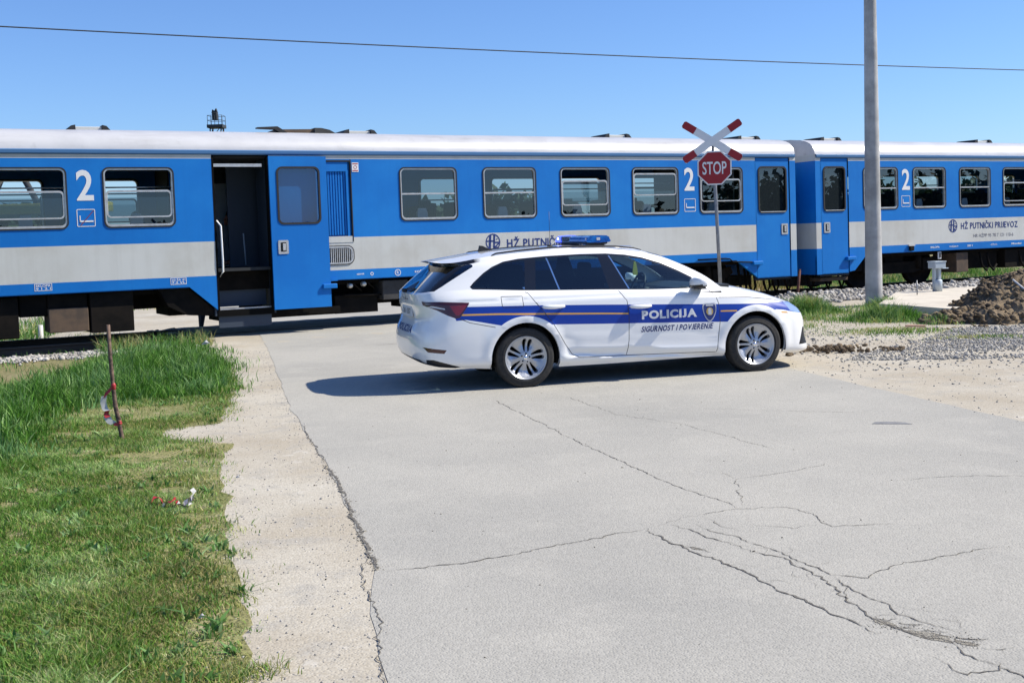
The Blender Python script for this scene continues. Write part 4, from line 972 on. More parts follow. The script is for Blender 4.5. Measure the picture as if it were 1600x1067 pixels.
    for t in T_:
        a, b, c = [V[i] for i in t]
        if abs((b[0]-a[0])*(c[1]-a[1])-(c[0]-a[0])*(b[1]-a[1])) < 1e-9: continue
        k = cls(t)
        if k is None: continue
        groups.setdefault(k[0], []).append((t, k[1], tri_patch(t)))
    ncache = {}
    def pn(i, pa, side):
        key = (i, pa)
        if key not in ncache:
            s, t = V[i]; e = 1.5e-2; p = csurf(s, t, pa)
            lo, hi = TOFF[pa], TOFF[pa+1]
            ds = csurf(min(15, s+e), t, pa)-csurf(max(0, s-e), t, pa); dt = csurf(s, min(hi, t+e), pa)-csurf(s, max(lo, t-e), pa)
            n = np.cross(dt, ds); l = np.linalg.norm(n); n = n/l if l > 1e-9 else np.array([0, 0, 1.])
            ncache[key] = (p, n)
        p, n = ncache[key]
        return (p[0], side*p[1], p[2]), (n[0], side*n[1], n[2])
    # orientation: outward normals
    test, tn = pn(min(range(len(V)), key=lambda i: abs(V[i][0]-7)+abs(V[i][1]-3)), 0, 1); flip = -1 if tn[1] < 0 else 1
    made = {}
    def mk(name, lst, sides, parent):
        vs = []; fs = []; ms = []; ns = []; idx = {}; mats = []
        for side in sides:
            for t, m, pa in lst:
                f = []
                tri = t if True else t
                for i in tri:
                    k = (i, pa, side)
                    if k not in idx: idx[k] = len(vs); vs.append(pn(i, pa, side)[0])
                    f.append(idx[k])
                n_avg = Vector(pn(t[0], pa, side)[1])*flip
                A, B, C_ = [Vector(vs[j]) for j in f]
                if (B-A).cross(C_-A).dot(n_avg) < 0: f = f[::-1]; tri = tuple(tri)[::-1]
                if len(set(f)) < 3: continue
                fs.append(tuple(f)); ns += [tuple(Vector(pn(i, pa, side)[1])*flip) for i in tri]
                if m not in mats: mats.append(m)
                ms.append(mats.index(m))
        me = bpy.data.meshes.new(name); me.from_pydata(vs, [], fs)
        for m in mats: me.materials.append(M[m])
        me.polygons.foreach_set('material_index', ms); me.polygons.foreach_set('use_smooth', [True]*len(fs)); me.update()
        if len(me.loops) == len(ns): me.normals_split_custom_set(ns)
        o = bpy.data.objects.new(name, me); C.objects.link(o); o.parent = parent; return o
    both = ('windscreen', 'rear_window', 'hood', 'tailgate', 'body')
    for name in ('body', 'hood', 'tailgate', 'windscreen'): made[name] = mk(name, groups[name], (-1, 1), root)
    made['rear_window'] = mk('rear_window', groups['rear_window'], (-1, 1), made['tailgate'])
    for side in (-1, 1):
        fd = mk('front_door', groups['front_door'], (side,), root); rd = mk('rear_door', groups['rear_door'], (side,), root)
        mk('window', groups['front_door_glass'], (side,), fd); mk('window', groups['rear_door_glass'], (side,), rd); mk('quarter_window', groups['quarter_window'], (side,), root)
        mk('tail_light', groups['tail_light'], (side,), root); mk('headlight', groups['headlight'], (side,), root)
        if 'rear_reflector' in groups: mk('rear_reflector', groups['rear_reflector'], (side,), root)
        # door handles
        for dx, dr in ((.31, rd), (1.30, fd)):
            zz = .846 if dx < 1 else .806
            bm = MB(); n = 12; vs = []
            pr = [(-.125, 0, .006), (-.11, .02, .016), (-.06, .034, .019), (0, .038, .02), (.07, .034, .018), (.115, .02, .014), (.125, 0, .006)]
            y0 = csurf(*inv(dx, zz, 'xz', (4, 9.5), (2, 5)))[1]
            bm.tube([(dx+a, side*(y0+b+.004), zz+.03*abs(a)) for a, b, r_ in pr], [r_*1.15 for a, b, r_ in pr], 10)
            bm.build('door_handle', M['white'], dr)
        # mirror
        bm = MB()
        yb = side*.90
        bm.prism([(1.98, .965), (2.08, .965), (2.05, 1.0), (1.96, 1.0)], side*.80, side*.93, lambda a, b, d: (a, d, b), 1)
        v = []; 
        for k, (yy, sc_, dx, dz) in enumerate([(.865, .55, .0, .0), (.89, .92, 0, 0), (.95, 1, 0, .003), (1.02, .97, .012, .006), (1.055, .78, .03, .006), (1.07, .45, .045, .005)]):
            for (a, b) in smooth_poly([(-.06, -.055), (.05, -.058), (.085, -.02), (.075, .035), (.02, .062), (-.058, .06)], 3): v.append((1.945+dx+a*sc_*.86, side*yy, 1.03+dz+b*sc_*.92))
        n = 18; fs = [(i*n+k, i*n+(k+1) % n, (i+1)*n+(k+1) % n, (i+1)*n+k) for i in range(5) for k in range(n)]+[tuple(range(n)), tuple(range(5*n, 6*n))]
        n0 = len(bm.f); bm.add(v, fs, 0, True)
        for q in range(n0, len(bm.f)):
            if sum(bm.v[i][2] for i in bm.f[q])/len(bm.f[q]) < 1.015: bm.m[q] = 1
        bm.build('wing_mirror', [M['white'], M['black']], root)
        # black sail behind the mirror and cowl trim
        bm = MB()
        # roof rail
        pts = [(-.27, .60, 1.40), (-.22, .60, 1.422), (0, .603, 1.443), (.4, .605, 1.468), (.8, .605, 1.471), (1.15, .60, 1.458), (1.36, .585, 1.435), (1.46, .575, 1.408)]
        bm.tube([(a, side*b, c) for a, b, c in pts], [.006, .009, .010, .010, .010, .010, .009, .005], 8); bm.build('roof_rail', M['black'], root)
        # wheel wells
        for ax, az in AX:
            bm = MB(); n = 20; vs = []
            for k in range(n+1):
                a = R(-12+204*k/n)
                for yy in (.50, .885 if True else 0): vs.append((ax+RA*1.01*math.cos(a), side*yy, az+.005+RA*1.01*math.sin(a)))
            bm.add(vs, [(2*k, 2*k+1, 2*k+3, 2*k+2) for k in range(n)], 0, True)
            cen = len(bm.v); bm.add([(ax, side*.50, az)]+[vs[2*k] for k in range(n+1)], [(0, 1+k, 2+k) for k in range(n)])
            bm.build('wheel_well', M['well'], root)
    # arch lips (white flange turned inwards)
    for side in (-1, 1):
        for ax, az in AX:
            bm = MB(); vs = []
            for k in range(31):
                a = R(-16+212*k/30); x, z = ax+RA*math.cos(a), az+.005+RA*math.sin(a)
                p = csurf(*inv(x, z, 'xz', (3.2, 12.6), (0, 5)))
                vs += [(x, side*(p[1]+.001), z), (x, side*(p[1]-.035), z)]
            bm.add(vs, [(2*k, 2*k+1, 2*k+3, 2*k+2) for k in range(30)], 0, True); bm.build('arch_lip', M['white'], root)
    # floor pan, side trim inside, seats
    bm = MB(); bm.box((-.62, -.78, .235), (3.2, .78, .26)); bm.box((.5, -.6, .18), (2.2, .6, .24))
    bm.box((.35, -.84, .24), (2.3, -.80, .93)); bm.box((.35, .80, .24), (2.3, .84, .93)); bm.box((-.95, -.6, .285), (-.62, .6, .30))
    bm.build('floor_pan', M['well'], root)
    bm = MB(); bm.prism([(1.85, .60), (2.45, .60), (2.45, 1.0), (2.2, .995), (1.98, .96), (1.87, .88)], -.72, .72, lambda a, b, d: (a, d, b)); bm.build('dashboard', M['dash'], root)
    bm = MB(); n = 24
    bm.tube([(1.80+.06*math.cos(k/n*6.2832)*1, .37+.185*math.sin(k/n*6.2832), .94+.17*math.cos(k/n*6.2832)) for k in range(n+1)], .014, 8, cap=False); bm.tube([(1.82, .37, .93), (2.0, .37, .90)], .03, 8); bm.build('steering_wheel', M['dash'], root)
    for sx, sy in ((1.05, .37), (1.05, -.37), (.25, .40), (.25, -.40), (.25, 0)):
        bm = MB(); bm.prism([(sx-.1, .45), (sx+.1, .45), (sx-.06, 1.08), (sx-.14, 1.12), (sx-.22, 1.08)], sy-.24, sy+.24, lambda a, b, d: (a, d, b)); bm.box((sx-.1, sy-.25, .42), (sx+.48, sy+.25, .56), 0, .03)
        bm.box((sx-.24, sy-.13, 1.13), (sx-.14, sy+.13, 1.29), 0, .035); bm.tube([(sx-.18, sy-.06, 1.05), (sx-.19, sy-.06, 1.16)], .008, 6); bm.tube([(sx-.18, sy+.06, 1.05), (sx-.19, sy+.06, 1.16)], .008, 6); bm.build('seat', M['seat'], root)
    bm = MB(); bm.box((1.60, -.11, 1.30), (1.63, .11, 1.37), 0, .01); bm.build('rear_view_mirror', M['black'], root)
    # lettering on the side, both sides, lifted onto the panel
    fd_r = [o for o in root.children if o.name.startswith('front_door')]
    def onside(side, off=.0025):
        def f(a, b):
            y = csurf(*inv(a, b, 'xz', (5, 11), (1, 5)))[1]; return (a, side*(y+off), b)
        return f
    for side, dr in ((-1, fd_r[0]), (1, fd_r[1])):
        f = onside(side); x = lambda a0, a1: (a0, a1)
        bm = MB()
        def let(body, a0, z0, a1, z1, mi, **k):
            vs, fs = text2d(body, **k); vs = fit(vs, a0, z0, a1, z1)
            if side > 0: vs = [((a0+a1)-a, b) for a, b in vs]
            bm.add([f(a, b) for a, b in vs], fs, mi)
        letters(bm, 'POLICIJA', 1.315, .664, 1.965, .757, f, 0, bold=.05, gap=.12, mirror=side > 0); bm.build('lettering', M['plate'], dr)
        bm = MB(); letters(bm, 'SIGURNOST I POVJERENJE', 1.305, .525, 2.15, .588, f, 0, bold=.028, shear=.22, mirror=side > 0); bm.build('motto_lettering', M['navy'], dr)
        bm = MB(); sh = smooth_poly([(2.12, .805), (2.045, .80), (2.04, .72), (2.07, .645), (2.12, .60), (2.17, .645), (2.20, .72), (2.195, .80)], 3)
        cx, cz = 2.12, .715
        for sc_, mi, off in ((1, 0, .002), (.86, 1, .0035), (.80, 2, .005)):
            if sc_ == .80: P = [(cx+.042*math.cos(k*.5236), cz+.045*math.sin(k*.5236)) for k in range(12)]; mi = 2
            else: P = [(cx+(a-cx)*sc_, cz+(b-cz)*sc_) for a, b in sh]
            ff = onside(side, off); bm.add([ff(a, b) for a, b in P], [tuple(range(len(P)))], mi)
        ff = onside(side, .0065)
        bm.add([ff(a, b) for a, b in [(2.10, .68), (2.14, .68), (2.14, .74), (2.12, .755), (2.10, .74)]], [(0, 1, 2, 3, 4)], 0)
        bm.add([ff(a, b) for a, b in [(2.075, .775), (2.165, .775), (2.165, .79), (2.075, .79)]], [(0, 1, 2, 3)], 0)
        bm.build('crest', [M['silver'], M['navy'], M['gold']], dr)
    # rear: plate, lettering, wiper
    tg = made['tailgate']
    fr = lambda off: (lambda a, b: (csurf(*inv(abs(a), b, 'yz', (0, 2.2), (.5, 7.9)))[0]-off, a, b))
    bm = MB(); bm.box((-1.085, -.26, .765), (-1.07, .26, .875), 0, .003); bm.build('number_plate', M['plate'], tg)
    bm = MB(); lettering(bm, '261·357', -.2, .79, .2, .85, lambda a, b: (-1.0855, -a, b), bold=.02); bm.build('plate_number', M['black'], tg)
    bm = MB(); f = fr(.003); lettering(bm, 'ŠKODA', -.15, .945, .15, .972, lambda a, b: f(-a, b), bold=.02, spacing=1.6); bm.build('badge_lettering', M['chrome'], tg)
    bm = MB(); f = fr(.003); letters(bm, 'POLICIJA', -.36, .60, .36, .675, lambda a, b: f(-a, b), bold=.04); bm.build('rear_lettering', M['navy'], root)
    bm = MB(); bm.tube([(-1.09, 0, 1.05), (-1.06, -.2, 1.065), (-1.0, -.42, 1.06)], .008, 6); bm.box((-1.13, -.04, 1.02), (-1.08, .04, 1.06), 0, .01); bm.build('rear_wiper', M['black'], tg)
    bm = MB(); bm.prism([(-.26, 1.425), (-.08, 1.445), (-.14, 1.465), (-.21, 1.50), (-.24, 1.503)], -.022, .022, lambda a, b, d: (a, d, b)); bm.build('shark_fin_aerial', M['black'], root)
    bm = MB(); bm.tube([(.52, -.2, 1.47), (.52, -.2, 1.49)], .03, 10); bm.tube([(.52, -.2, 1.49), (.52, -.2, 1.86)], .0025, 5); bm.build('whip_aerial', M['black'], root)
    # light bar
    X0, X1, Y1 = .85, 1.10, .54; nobj = set(bpy.data.objects)
    lb = MB()
    for yy in (-.42, .42): lb.box((X0+.03, yy-.06, 1.45), (X1-.03, yy+.06, 1.515), 0, .01)
    lb.box((X0+.01, -Y1+.03, 1.508), (X1-.01, Y1-.03, 1.528), 0, .006); bar = lb.build('light_bar', M['black'], root)
    def pod(y0, y1, m, nm='beacon_lens'):
        bm = MB(); P = smooth_poly([(X0, 1.527), (X1, 1.527), (X1+.005, 1.56), (X1-.03, 1.60), (X0+.03, 1.60), (X0-.005, 1.56)], 2)
        bm.prism(P, y0, y1, lambda a, b, d: (a, d, b)); bm.build(nm, M[m], bar)
    pod(-Y1, -.30, 'bluelens'); pod(-.29, .05, 'bluelens'); pod(.40, Y1, 'bluelit')
    bm = MB(); bm.box((X0, .06, 1.527), (X1, .39, 1.597), 0, .01); bm.build('centre_panel', M['panel'], bar)
    bm = MB(); letters(bm, 'POLICIJA', .08, 1.54, .37, 1.585, lambda a, b: (X0-.003, .45-a, b), bold=.03); bm.build('bar_lettering', M['black'], bar)
    bm = MB(); bm.box((X0-.009, .46, 1.55), (X0-.004, .50, 1.578), 0, .002); bm.build('lit_beacon', M['whitelit'], bar)
    bm = MB(); bm.box((X0-.008, -.50, 1.548), (X0-.003, -.47, 1.575)); bm.box((X0+.10, -Y1-.006, 1.55), (X0+.14, -Y1-.001, 1.58)); bm.build('beacon_reflector', M['plate'], bar)
    bar.location.z = -.02
    # wheels
    def wheel():
        wh = thing('wheel', None, None); wh.parent = root
        bm = MB(); prof = [(.222, -.10), (.235, -.105), (.29, -.108), (.308, -.098), (.318, -.08), (.320, 0), (.318, .08), (.308, .098), (.29, .108), (.235, .105), (.222, .10)]
        bm.lathe(prof, 'y', 56, 0); bm.lathe([(.245, -.1095), (.262, -.1115), (.264, -.1095)], 'y', 56, 0); bm.build('tyre', M['rubber'], wh)
        # rim: disc shape cut with ten openings; y negative is the outside
        bm = MB(); Ro = .217
        def pol(r, a): return (r*math.cos(R(a)), r*math.sin(R(a)))
        holes = []
        for k in range(5):
            a = 90+72*k
            for sg in (-1, 1):
                holes.append(smooth_poly([pol(.068, a+sg*13), pol(.12, a+sg*5.5), pol(.175, a+sg*3.6), pol(.200, a+sg*5.5), pol(.200, a+sg*14), pol(.165, a+sg*17.5), pol(.115, a+sg*19), pol(.074, a+sg*21)], 3))
        lugs = [[(pol(.045, 90+72*k)[0]+.0095*math.cos(q*.7854), pol(.045, 90+72*k)[1]+.0095*math.sin(q*.7854)) for q in range(8)] for k in range(5)]
        O = [pol(Ro, q*6) for q in range(60)]
        G = [pol(r, q) for r in (.06, .10, .14, .17, .205) for q in range(0, 360, 12)]+[(0, 0)]
        V2, T2_ = cdt(G, [O]+holes+lugs)
        def yd(a, b):
            r = math.hypot(a, b); ang = (math.degrees(math.atan2(b, a))-90) % 72; ang = min(ang, 72-ang)
            base = -.082+.030*sst(.04, .13, r)-.036*sst(.15, .212, r)
            return base-(.010 if ang > 21 else .0)*sst(.07, .12, r)*(1-sst(.19, .21, r)) - .006*math.exp(-(ang/3.2)**2)
        keep = []
        for t in T2_:
            a = sum(V2[i][0] for i in t)/3; b = sum(V2[i][1] for i in t)/3
            if math.hypot(a, b) > Ro or any(inpoly(a, b, h) for h in holes+lugs): continue
            keep.append(t)
        bm.add([(a, yd(a, b), b) for a, b in V2], keep, 0, False)
        for h in holes:
            n = len(h); bm.add([(a, yd(a, b), b) for a, b in h]+[(a*1.0, yd(a, b)+.035, b) for a, b in h], [(i, (i+1) % n, n+(i+1) % n, n+i) for i in range(n)], 0)
        bm.lathe([(.205, -.082), (.222, -.1), (.229, -.106), (.231, -.098), (.222, -.085), (.20, -.03), (.195, .05)], 'y', 56, 0)
        rim = bm.build('rim', M['alloy'], wh, recalc=False)
        bm2 = bmesh.new(); bm2.from_mesh(rim.data); bmesh.ops.recalc_face_normals(bm2, faces=bm2.faces[:]); bm2.to_mesh(rim.data); bm2.free()
        bm = MB(); bm.lathe([(.001, -.02), (.20, -.02), (.20, .03), (.001, .03)], 'y', 40, 0); bm.build('brake_disc', M['well'], wh)
        bm = MB(); bm.lathe([(.001, -.094), (.016, -.092), (.024, -.084), (.026, -.07)], 'y', 20, 0); bm.build('hub_cap', M['chrome'], wh)
        return wh
    w0 = wheel(); first = True
    for i, (ax, az) in enumerate(AX):
        for side in (-1, 1):
            o = w0 if first else copy_obj(w0, root); first = False
            o.location = (ax, side*.79, .320+(-.0032*ax*0)); o.rotation_euler = (0, R([8, -17][i]), 0 if side < 0 else math.pi)
    return root
car = build_car()
def yellow_tag():
    mb = MB(); c = Matrix.Translation(Vector(CAR_LOC)) @ Matrix.Rotation(CAR_YAW, 4, 'Z')
    P = smooth_poly([(-.02, 0), (.03, .0), (.03, .06), (.022, .11), (.012, .15), (-.012, .15), (-.02, .10), (-.028, .05)], 2)
    mb.prism(P, -.008, .008, lambda a, b, d: c @ Vector((1.66+a, d+.1, 1.10+b))); mb.tube([c @ Vector((1.66, .1, 1.25)), c @ Vector((1.64, .08, 1.33))], .002, 5)
    tag(mb.build('hanging_tag', M['yellowfab']), 'small yellow tag hanging behind the windscreen of the police car', 'hanging tag')
yellow_tag()

# ---------------------------------------------------------------- crossing sign
def build_sign():
    x0, y0 = 3.74, 21.0; root = thing('crossing_sign', 'red octagonal STOP sign under a red and white crossbuck on a thin steel pole', 'road sign', (x0, y0, 0), (0, 0, R(-14)))
    mb = MB(); mb.tube([(.075, 0, -.1), (.02, 0, 1.6), (-.012, 0, 2.45), (-.028, 0, 3.16)], .032, 14); mb.build('pole', M['steel'], root)
    cx, cz = -.008, 2.66; f = lambda a, b, d: (cx+a, d, cz+b)
    oc = lambda r: [(r*math.cos(R(22.5+45*k)), r*math.sin(R(22.5+45*k))) for k in range(8)]
    rot = R(2)
    mb = MB(); r0 = .302/math.cos(R(22.5)); mb.prism(oc(r0), -.055, -.040, f, 0); mb.prism(oc(r0*.925), -.0585, -.056, f, 1)
    vs, fs = text2d('STOP', bold=.012); vs = fit(vs, -.215, -.115, .215, .115); mb.add([f(a, b, -.0605) for a, b in vs], fs, 0)
    mb.build('stop_plate', [M['signwhite'], M['signred']], root)
    for s_ in (-1, 1):
        mb = MB(); L, h = .61, .068; a = R(33)*s_; y = -.075 if s_ > 0 else -.066
        def g(p, q, d, a=a): return (-.04+p*math.cos(a)-q*math.sin(a), d, 3.14+p*math.sin(a)+q*math.cos(a))
        P = rrect(-L, -h, L, h, .03, 3); mb.prism(P, y, y+.006, g, 0)
        for e in (-1, 1):
            Q = [(e*.36, -h), (e*(L-.03), -h), (e*L, -h+.03), (e*L, h-.03), (e*(L-.03), h), (e*.36, h)]
            Q = [(p*1.0, q*.99) for p, q in Q]
            if e < 0: Q = Q[::-1]
            mb.prism(Q, y-.0025, y-.0005, g, 1)
        mb.build('crossbuck_blade', [M['signwhite'], M['signred']], root)
    mb = MB()
    for z in (2.5, 2.8, 3.12): mb.box((-.06, -.045, z-.02), (.05, .036, z+.02), 0, .004)
    mb.build('clamp', M['steel'], root)
build_sign()
def build_pole():
    mb = MB(); zs = [-.3, 0, 2, 4, 6, 7.2, 7.95]; mb.tube([(6.93-.003*max(0, z), 22.1, z) for z in zs], [.162-.0085*max(0, z) for z in zs], 28)
    tag(mb.build('utility_pole', M['conc']), 'tall grey concrete pole standing in grass in front of the second railcar', 'utility pole')
    mb = MB(); P0 = Vector((-11.18, 26.06, 6.5)); P1 = Vector((17.55, 39.53, 6.5)); d = P1-P0; A = P0-d*.8; B = P1+d*.8; pts = []
    for k in range(60):
        t = k/59; p = A.lerp(B, t); p.z += .55*((2*t-1)**2)-.55*(.38**2); pts.append(p)
    mb.tube(pts, .016, 6); tag(mb.build('overhead_cable', M['cable']), 'thin black overhead cable crossing the whole sky', 'cable')
build_pole()
def build_tower():
    # top of a lattice platform mast far behind the train
    cx, cy = -22.35, 90.0; root = thing('lattice_mast', 'dark lattice mast with railed platform, far behind the train roof', 'mast', (cx, cy, .95)); root.scale = (.82, .82, .82)
    mb = MB()
    for sx in (-1, 1):
        for sy in (-1, 1): mb.tube([(sx*.9, sy*.9, 0), (sx*.5, sy*.5, 11.2)], .06, 6)
    for k in range(9):
        z = k*1.25; r = .9-.4*z/11.2; r2 = .9-.4*(z+1.25)/11.2
        for s_ in (-1, 1): mb.tube([(-r, s_*r, z), (r2, s_*r2, z+1.25)], .035, 5); mb.tube([(s_*r, -r, z), (s_*r2, r2, z+1.25)], .035, 5)
    mb.build('lattice_frame', M['cable'], root)
    mb = MB(); mb.box((-.75, -.75, 11.15), (.72, .75, 11.45)); mb.build('platform', M['cable'], root)
    mb = MB()
    for sx in (-.68, -.35, 0, .35, .66):
        for sy in (-.7, .7): mb.tube([(sx, sy, 11.4), (sx, sy, 12.3)], .025, 5)
    for z in (11.85, 12.3):
        mb.tube([(-.68, -.7, z), (.66, -.7, z), (.66, .7, z), (-.68, .7, z), (-.68, -.7, z)], .022, 5)
    mb.build('railing', M['cable'], root)
    mb = MB(); mb.box((-.35, -.3, 11.9), (.12, .3, 12.6), 0, .05); mb.prism([(-.4, 12.55), (.14, 12.6), (.02, 13.0), (-.12, 12.75), (-.32, 12.9)], -.2, .2, lambda a, b, d: (a, d, b)); mb.build('lamp_housing', M['cable'], root)
build_tower()
# ---------------------------------------------------------------- small things near the road
def ribbon(mb, pts, wid, dirv, mi0=0, stripes=True, seg=.09):
    vs = []; fs = []; n = len(pts)
    for p in pts: p = Vector(p); vs += [p-Vector(dirv)*wid/2, p+Vector(dirv)*wid/2]
    fs = [(2*i, 2*i+1, 2*i+3, 2*i+2) for i in range(n-1)]
    n0 = len(mb.f); mb.add(vs, fs, mi0, True)
def build_small():
    # stick with barrier tape
    root = thing('wooden_stake', 'thin wooden stick with red and white tape knotted round it, in the grass', 'stake', (-3.30, 9.62, 0))
    mb = MB(); pts = [(.02, 0, -.05), (.0, 0, .0), (-.02, .0, .15), (-.045, .0, .30), (-.055, 0, .45), (-.062, 0, .6), (-.068, 0, .75), (-.07, 0, .985)]
    rs = [.019, .019, .0175, .019, .0165, .017, .016, .0155]; mb.tube(pts, rs, 12)
    for z, x in ((.2, -.02), (.46, -.05), (.74, -.065)): mb.lathe([(.014, -.012), (.0185, 0), (.014, .012)], 'z', 10, 0, (x, 0, z))
    mb.build('stick', M['bark'], root)
    mb = MB(); mb.lathe([(.012, -.03), (.021, -.022), (.019, -.006), (.023, .004), (.018, .02), (.012, .028)], 'z', 7, 0, (-.052, -.002, .47)); mb.lathe([(.012, -.012), (.024, 0), (.012, .012)], 'z', 9, 0, (-.018, 0, .155))
    mb.lathe([(.012, -.01), (.02, 0), (.012, .01)], 'z', 9, 0, (-.018, 0, .17), True)
    n0 = len(mb.f)
    ribbon(mb, [(-.065, -.02, .45), (-.10, -.025, .42), (-.125, -.03, .395)], .05, (.2, .3, .9), 0); ribbon(mb, [(-.125, -.03, .395), (-.135, -.03, .34), (-.125, -.025, .285), (-.105, -.03, .27)], .05, (.9, .3, .1), 1)
    ribbon(mb, [(-.105, -.03, .27), (-.12, -.02, .24), (-.10, -.035, .215)], .045, (.8, .4, .2), 0); ribbon(mb, [(-.12, -.02, .23), (-.09, -.03, .18), (-.06, -.02, .16)], .055, (.8, .3, .4), 1); ribbon(mb, [(-.06, -.02, .155), (-.02, -.02, .15)], .03, (0, .2, .9), 0)
    mb.build('barrier_tape', [M['tapered'], M['tapewhite']], root)
    # crumpled tape in the grass
    mb = MB(); rr = random.Random(4); pts = []
    for k in range(26):
        t = k/25; pts.append((-.13+.27*t+.02*math.sin(t*17), .04*math.sin(t*11), .045+.025*math.sin(t*15+1)))
    for i in range(25):
        d = Vector((.3*math.sin(i*1.3), .8, .5*math.cos(i*1.7))).normalized(); d2 = Vector((.3*math.sin((i+1)*1.3), .8, .5*math.cos((i+1)*1.7))).normalized()
        p, q = Vector(pts[i]), Vector(pts[i+1]); w_ = .03
        mb.add([p-d*w_, p+d*w_, q+d2*w_, q-d2*w_], [(0, 1, 2, 3)], 1 if (i//5) % 2 and i > 6 or i > 20 else 0, True)
    ribbon(mb, [(.05, -.02, .03), (.10, .0, .06), (.13, .02, .10), (.11, .03, .12)], .035, (.5, .6, .3), 1)
    o = mb.build('tape_scrap', [M['tapered'], M['tapewhite']]); o.location = (-2.15, 7.13, .0); tag(o, 'crumpled scrap of red and white barrier tape lying on the lawn', 'tape scrap')
    # paper bits
    for (x, y, s_, lb, z) in ((-3.93, 14.72, .05, 'small white scrap of paper caught in the tall grass by the dirt verge', .33), (-1.40, 4.97, .014, 'tiny pale sliver of litter on the mown lawn near the front edge' , .03), (-1.93, 7.9, .014, 'tiny pale chip of litter on the lawn beyond the tape scrap', .03)):
        mb = MB(); mb.add([(-s_, 0, 0), (0, -.2*s_, s_*.6), (s_, 0, s_*.3), (.2*s_, .3*s_, s_*1.1)], [(0, 1, 2), (0, 2, 3), (1, 2, 3)], 0); mb.add([(-s_, 0, -.006), (s_, 0, s_*.3-.006), (.2*s_, .35*s_, s_*1.1)], [(0, 1, 2)], 0)
        o = mb.build('litter', M['tapewhite']); o.location = (x, y, z); tag(o, lb, 'litter')
    # rusty rod
    x, y = 5.96, 24.1
    mb = MB(); mb.tube([(x-.02, y, -.1), (x, y, .1), (x+.05, y, .62)], .03, 8); mb.tube([(x+.015, y, .35), (x+.06, y, .66)], .022, 6); tag(mb.build('rusty_rod', M['rust']), 'short rusty iron rod sticking up beside the track past the car bonnet', 'metal rod')
    # slab with zinc pedestal and thin peg
    mb = MB(); P = [(6.45, 20.3), (7.2, 18.6), (9.0, 20.2), (11.2, 23.4), (10.3, 24.7), (7.75, 23.3)]; P = dens(P, .5)
    n = len(P); mb.add([(x, y, .02+.15+.01*mnoise.noise((x, y, 0))) for x, y in P], [tuple(range(n))]); mb.add([(x, y, .17+.01*mnoise.noise((x, y, 0))) for x, y in P]+[(x, y, -.3) for x, y in P], [(i, (i+1) % n, n+(i+1) % n, n+i) for i in range(n)])
    tag(mb.build('concrete_slab', M['slab']), 'pale concrete slab beside the ballast, half buried by the soil heap', 'slab')
    root = thing('zinc_pedestal', 'grey metal box on twin legs rising from a short concrete-set pipe', 'pedestal', (8.55, 23.2, .17), (0, 0, R(20)))
    mb = MB(); mb.lathe([(.001, 0), (.095, 0), (.095, .22), (.08, .235), (.001, .235)], 'z', 20); mb.build('base_pipe', M['zinc'], root)
    mb = MB(); mb.box((-.10, -.03, .2), (-.06, .03, .52)); mb.build('leg', M['zinc'], root)
    mb = MB(); mb.box((.0, -.04, .2), (.06, .04, .52)); mb.build('leg', M['zinc'], root)
    mb = MB(); mb.box((-.14, -.11, .46), (.12, .11, .59), 0, .012); mb.box((-.15, -.12, .585), (.13, .12, .605), 0, .005); mb.box((.03, -.13, .452), (.17, .0, .47), 0, .004); mb.build('top_box', M['zinc'], root)
    mb = MB(); mb.tube([(7.83, 22.3, .1), (7.82, 22.3, .45)], .012, 6); tag(mb.build('survey_peg', M['steel']), 'thin upright metal peg at the left end of the concrete slab', 'peg')
    # far side: white post and hose
    a, b = xy(-7.57, 5.2); mb = MB(); mb.tube([(a, b, -.5), (a, b, .10)], .045, 10); tag(mb.build('marker_post', M['hose']), 'short white post on the grass beyond the track, seen under the train', 'post')
    mb = MB(); pts = [(*xy(u, 5.6+.3*math.sin(u*.8)), -.24+.04*math.sin(u*1.3)) for u in np.linspace(-10, -5.6, 24)]; mb.tube(pts, .025, 6); tag(mb.build('white_hose', M['hose']), 'thin white hose trailing over the grass beyond the track', 'hose')
    # yellow machine far behind, glimpsed through the left window
    a, b = -17.0, 42.0; root = thing('loading_conveyor', 'yellow machine boom on crossed dark struts behind the leftmost railcar window', 'machine', (a, b, 0))
    mb = MB(); mb.box((-3.6, -.3, 2.75), (2.6, .3, 3.1), 0, .03); mb.build('boom', M['ymach'], root)
    mb = MB()
    for k in (-2.2, .4): mb.tube([(k-1.1, 0, 0), (k+1.1, 0, 4.4)], .11, 6); mb.tube([(k+1.1, .1, 0), (k-1.1, .1, 4.4)], .11, 6)
    mb.build('strut_frame', M['cable'], root)
build_small()

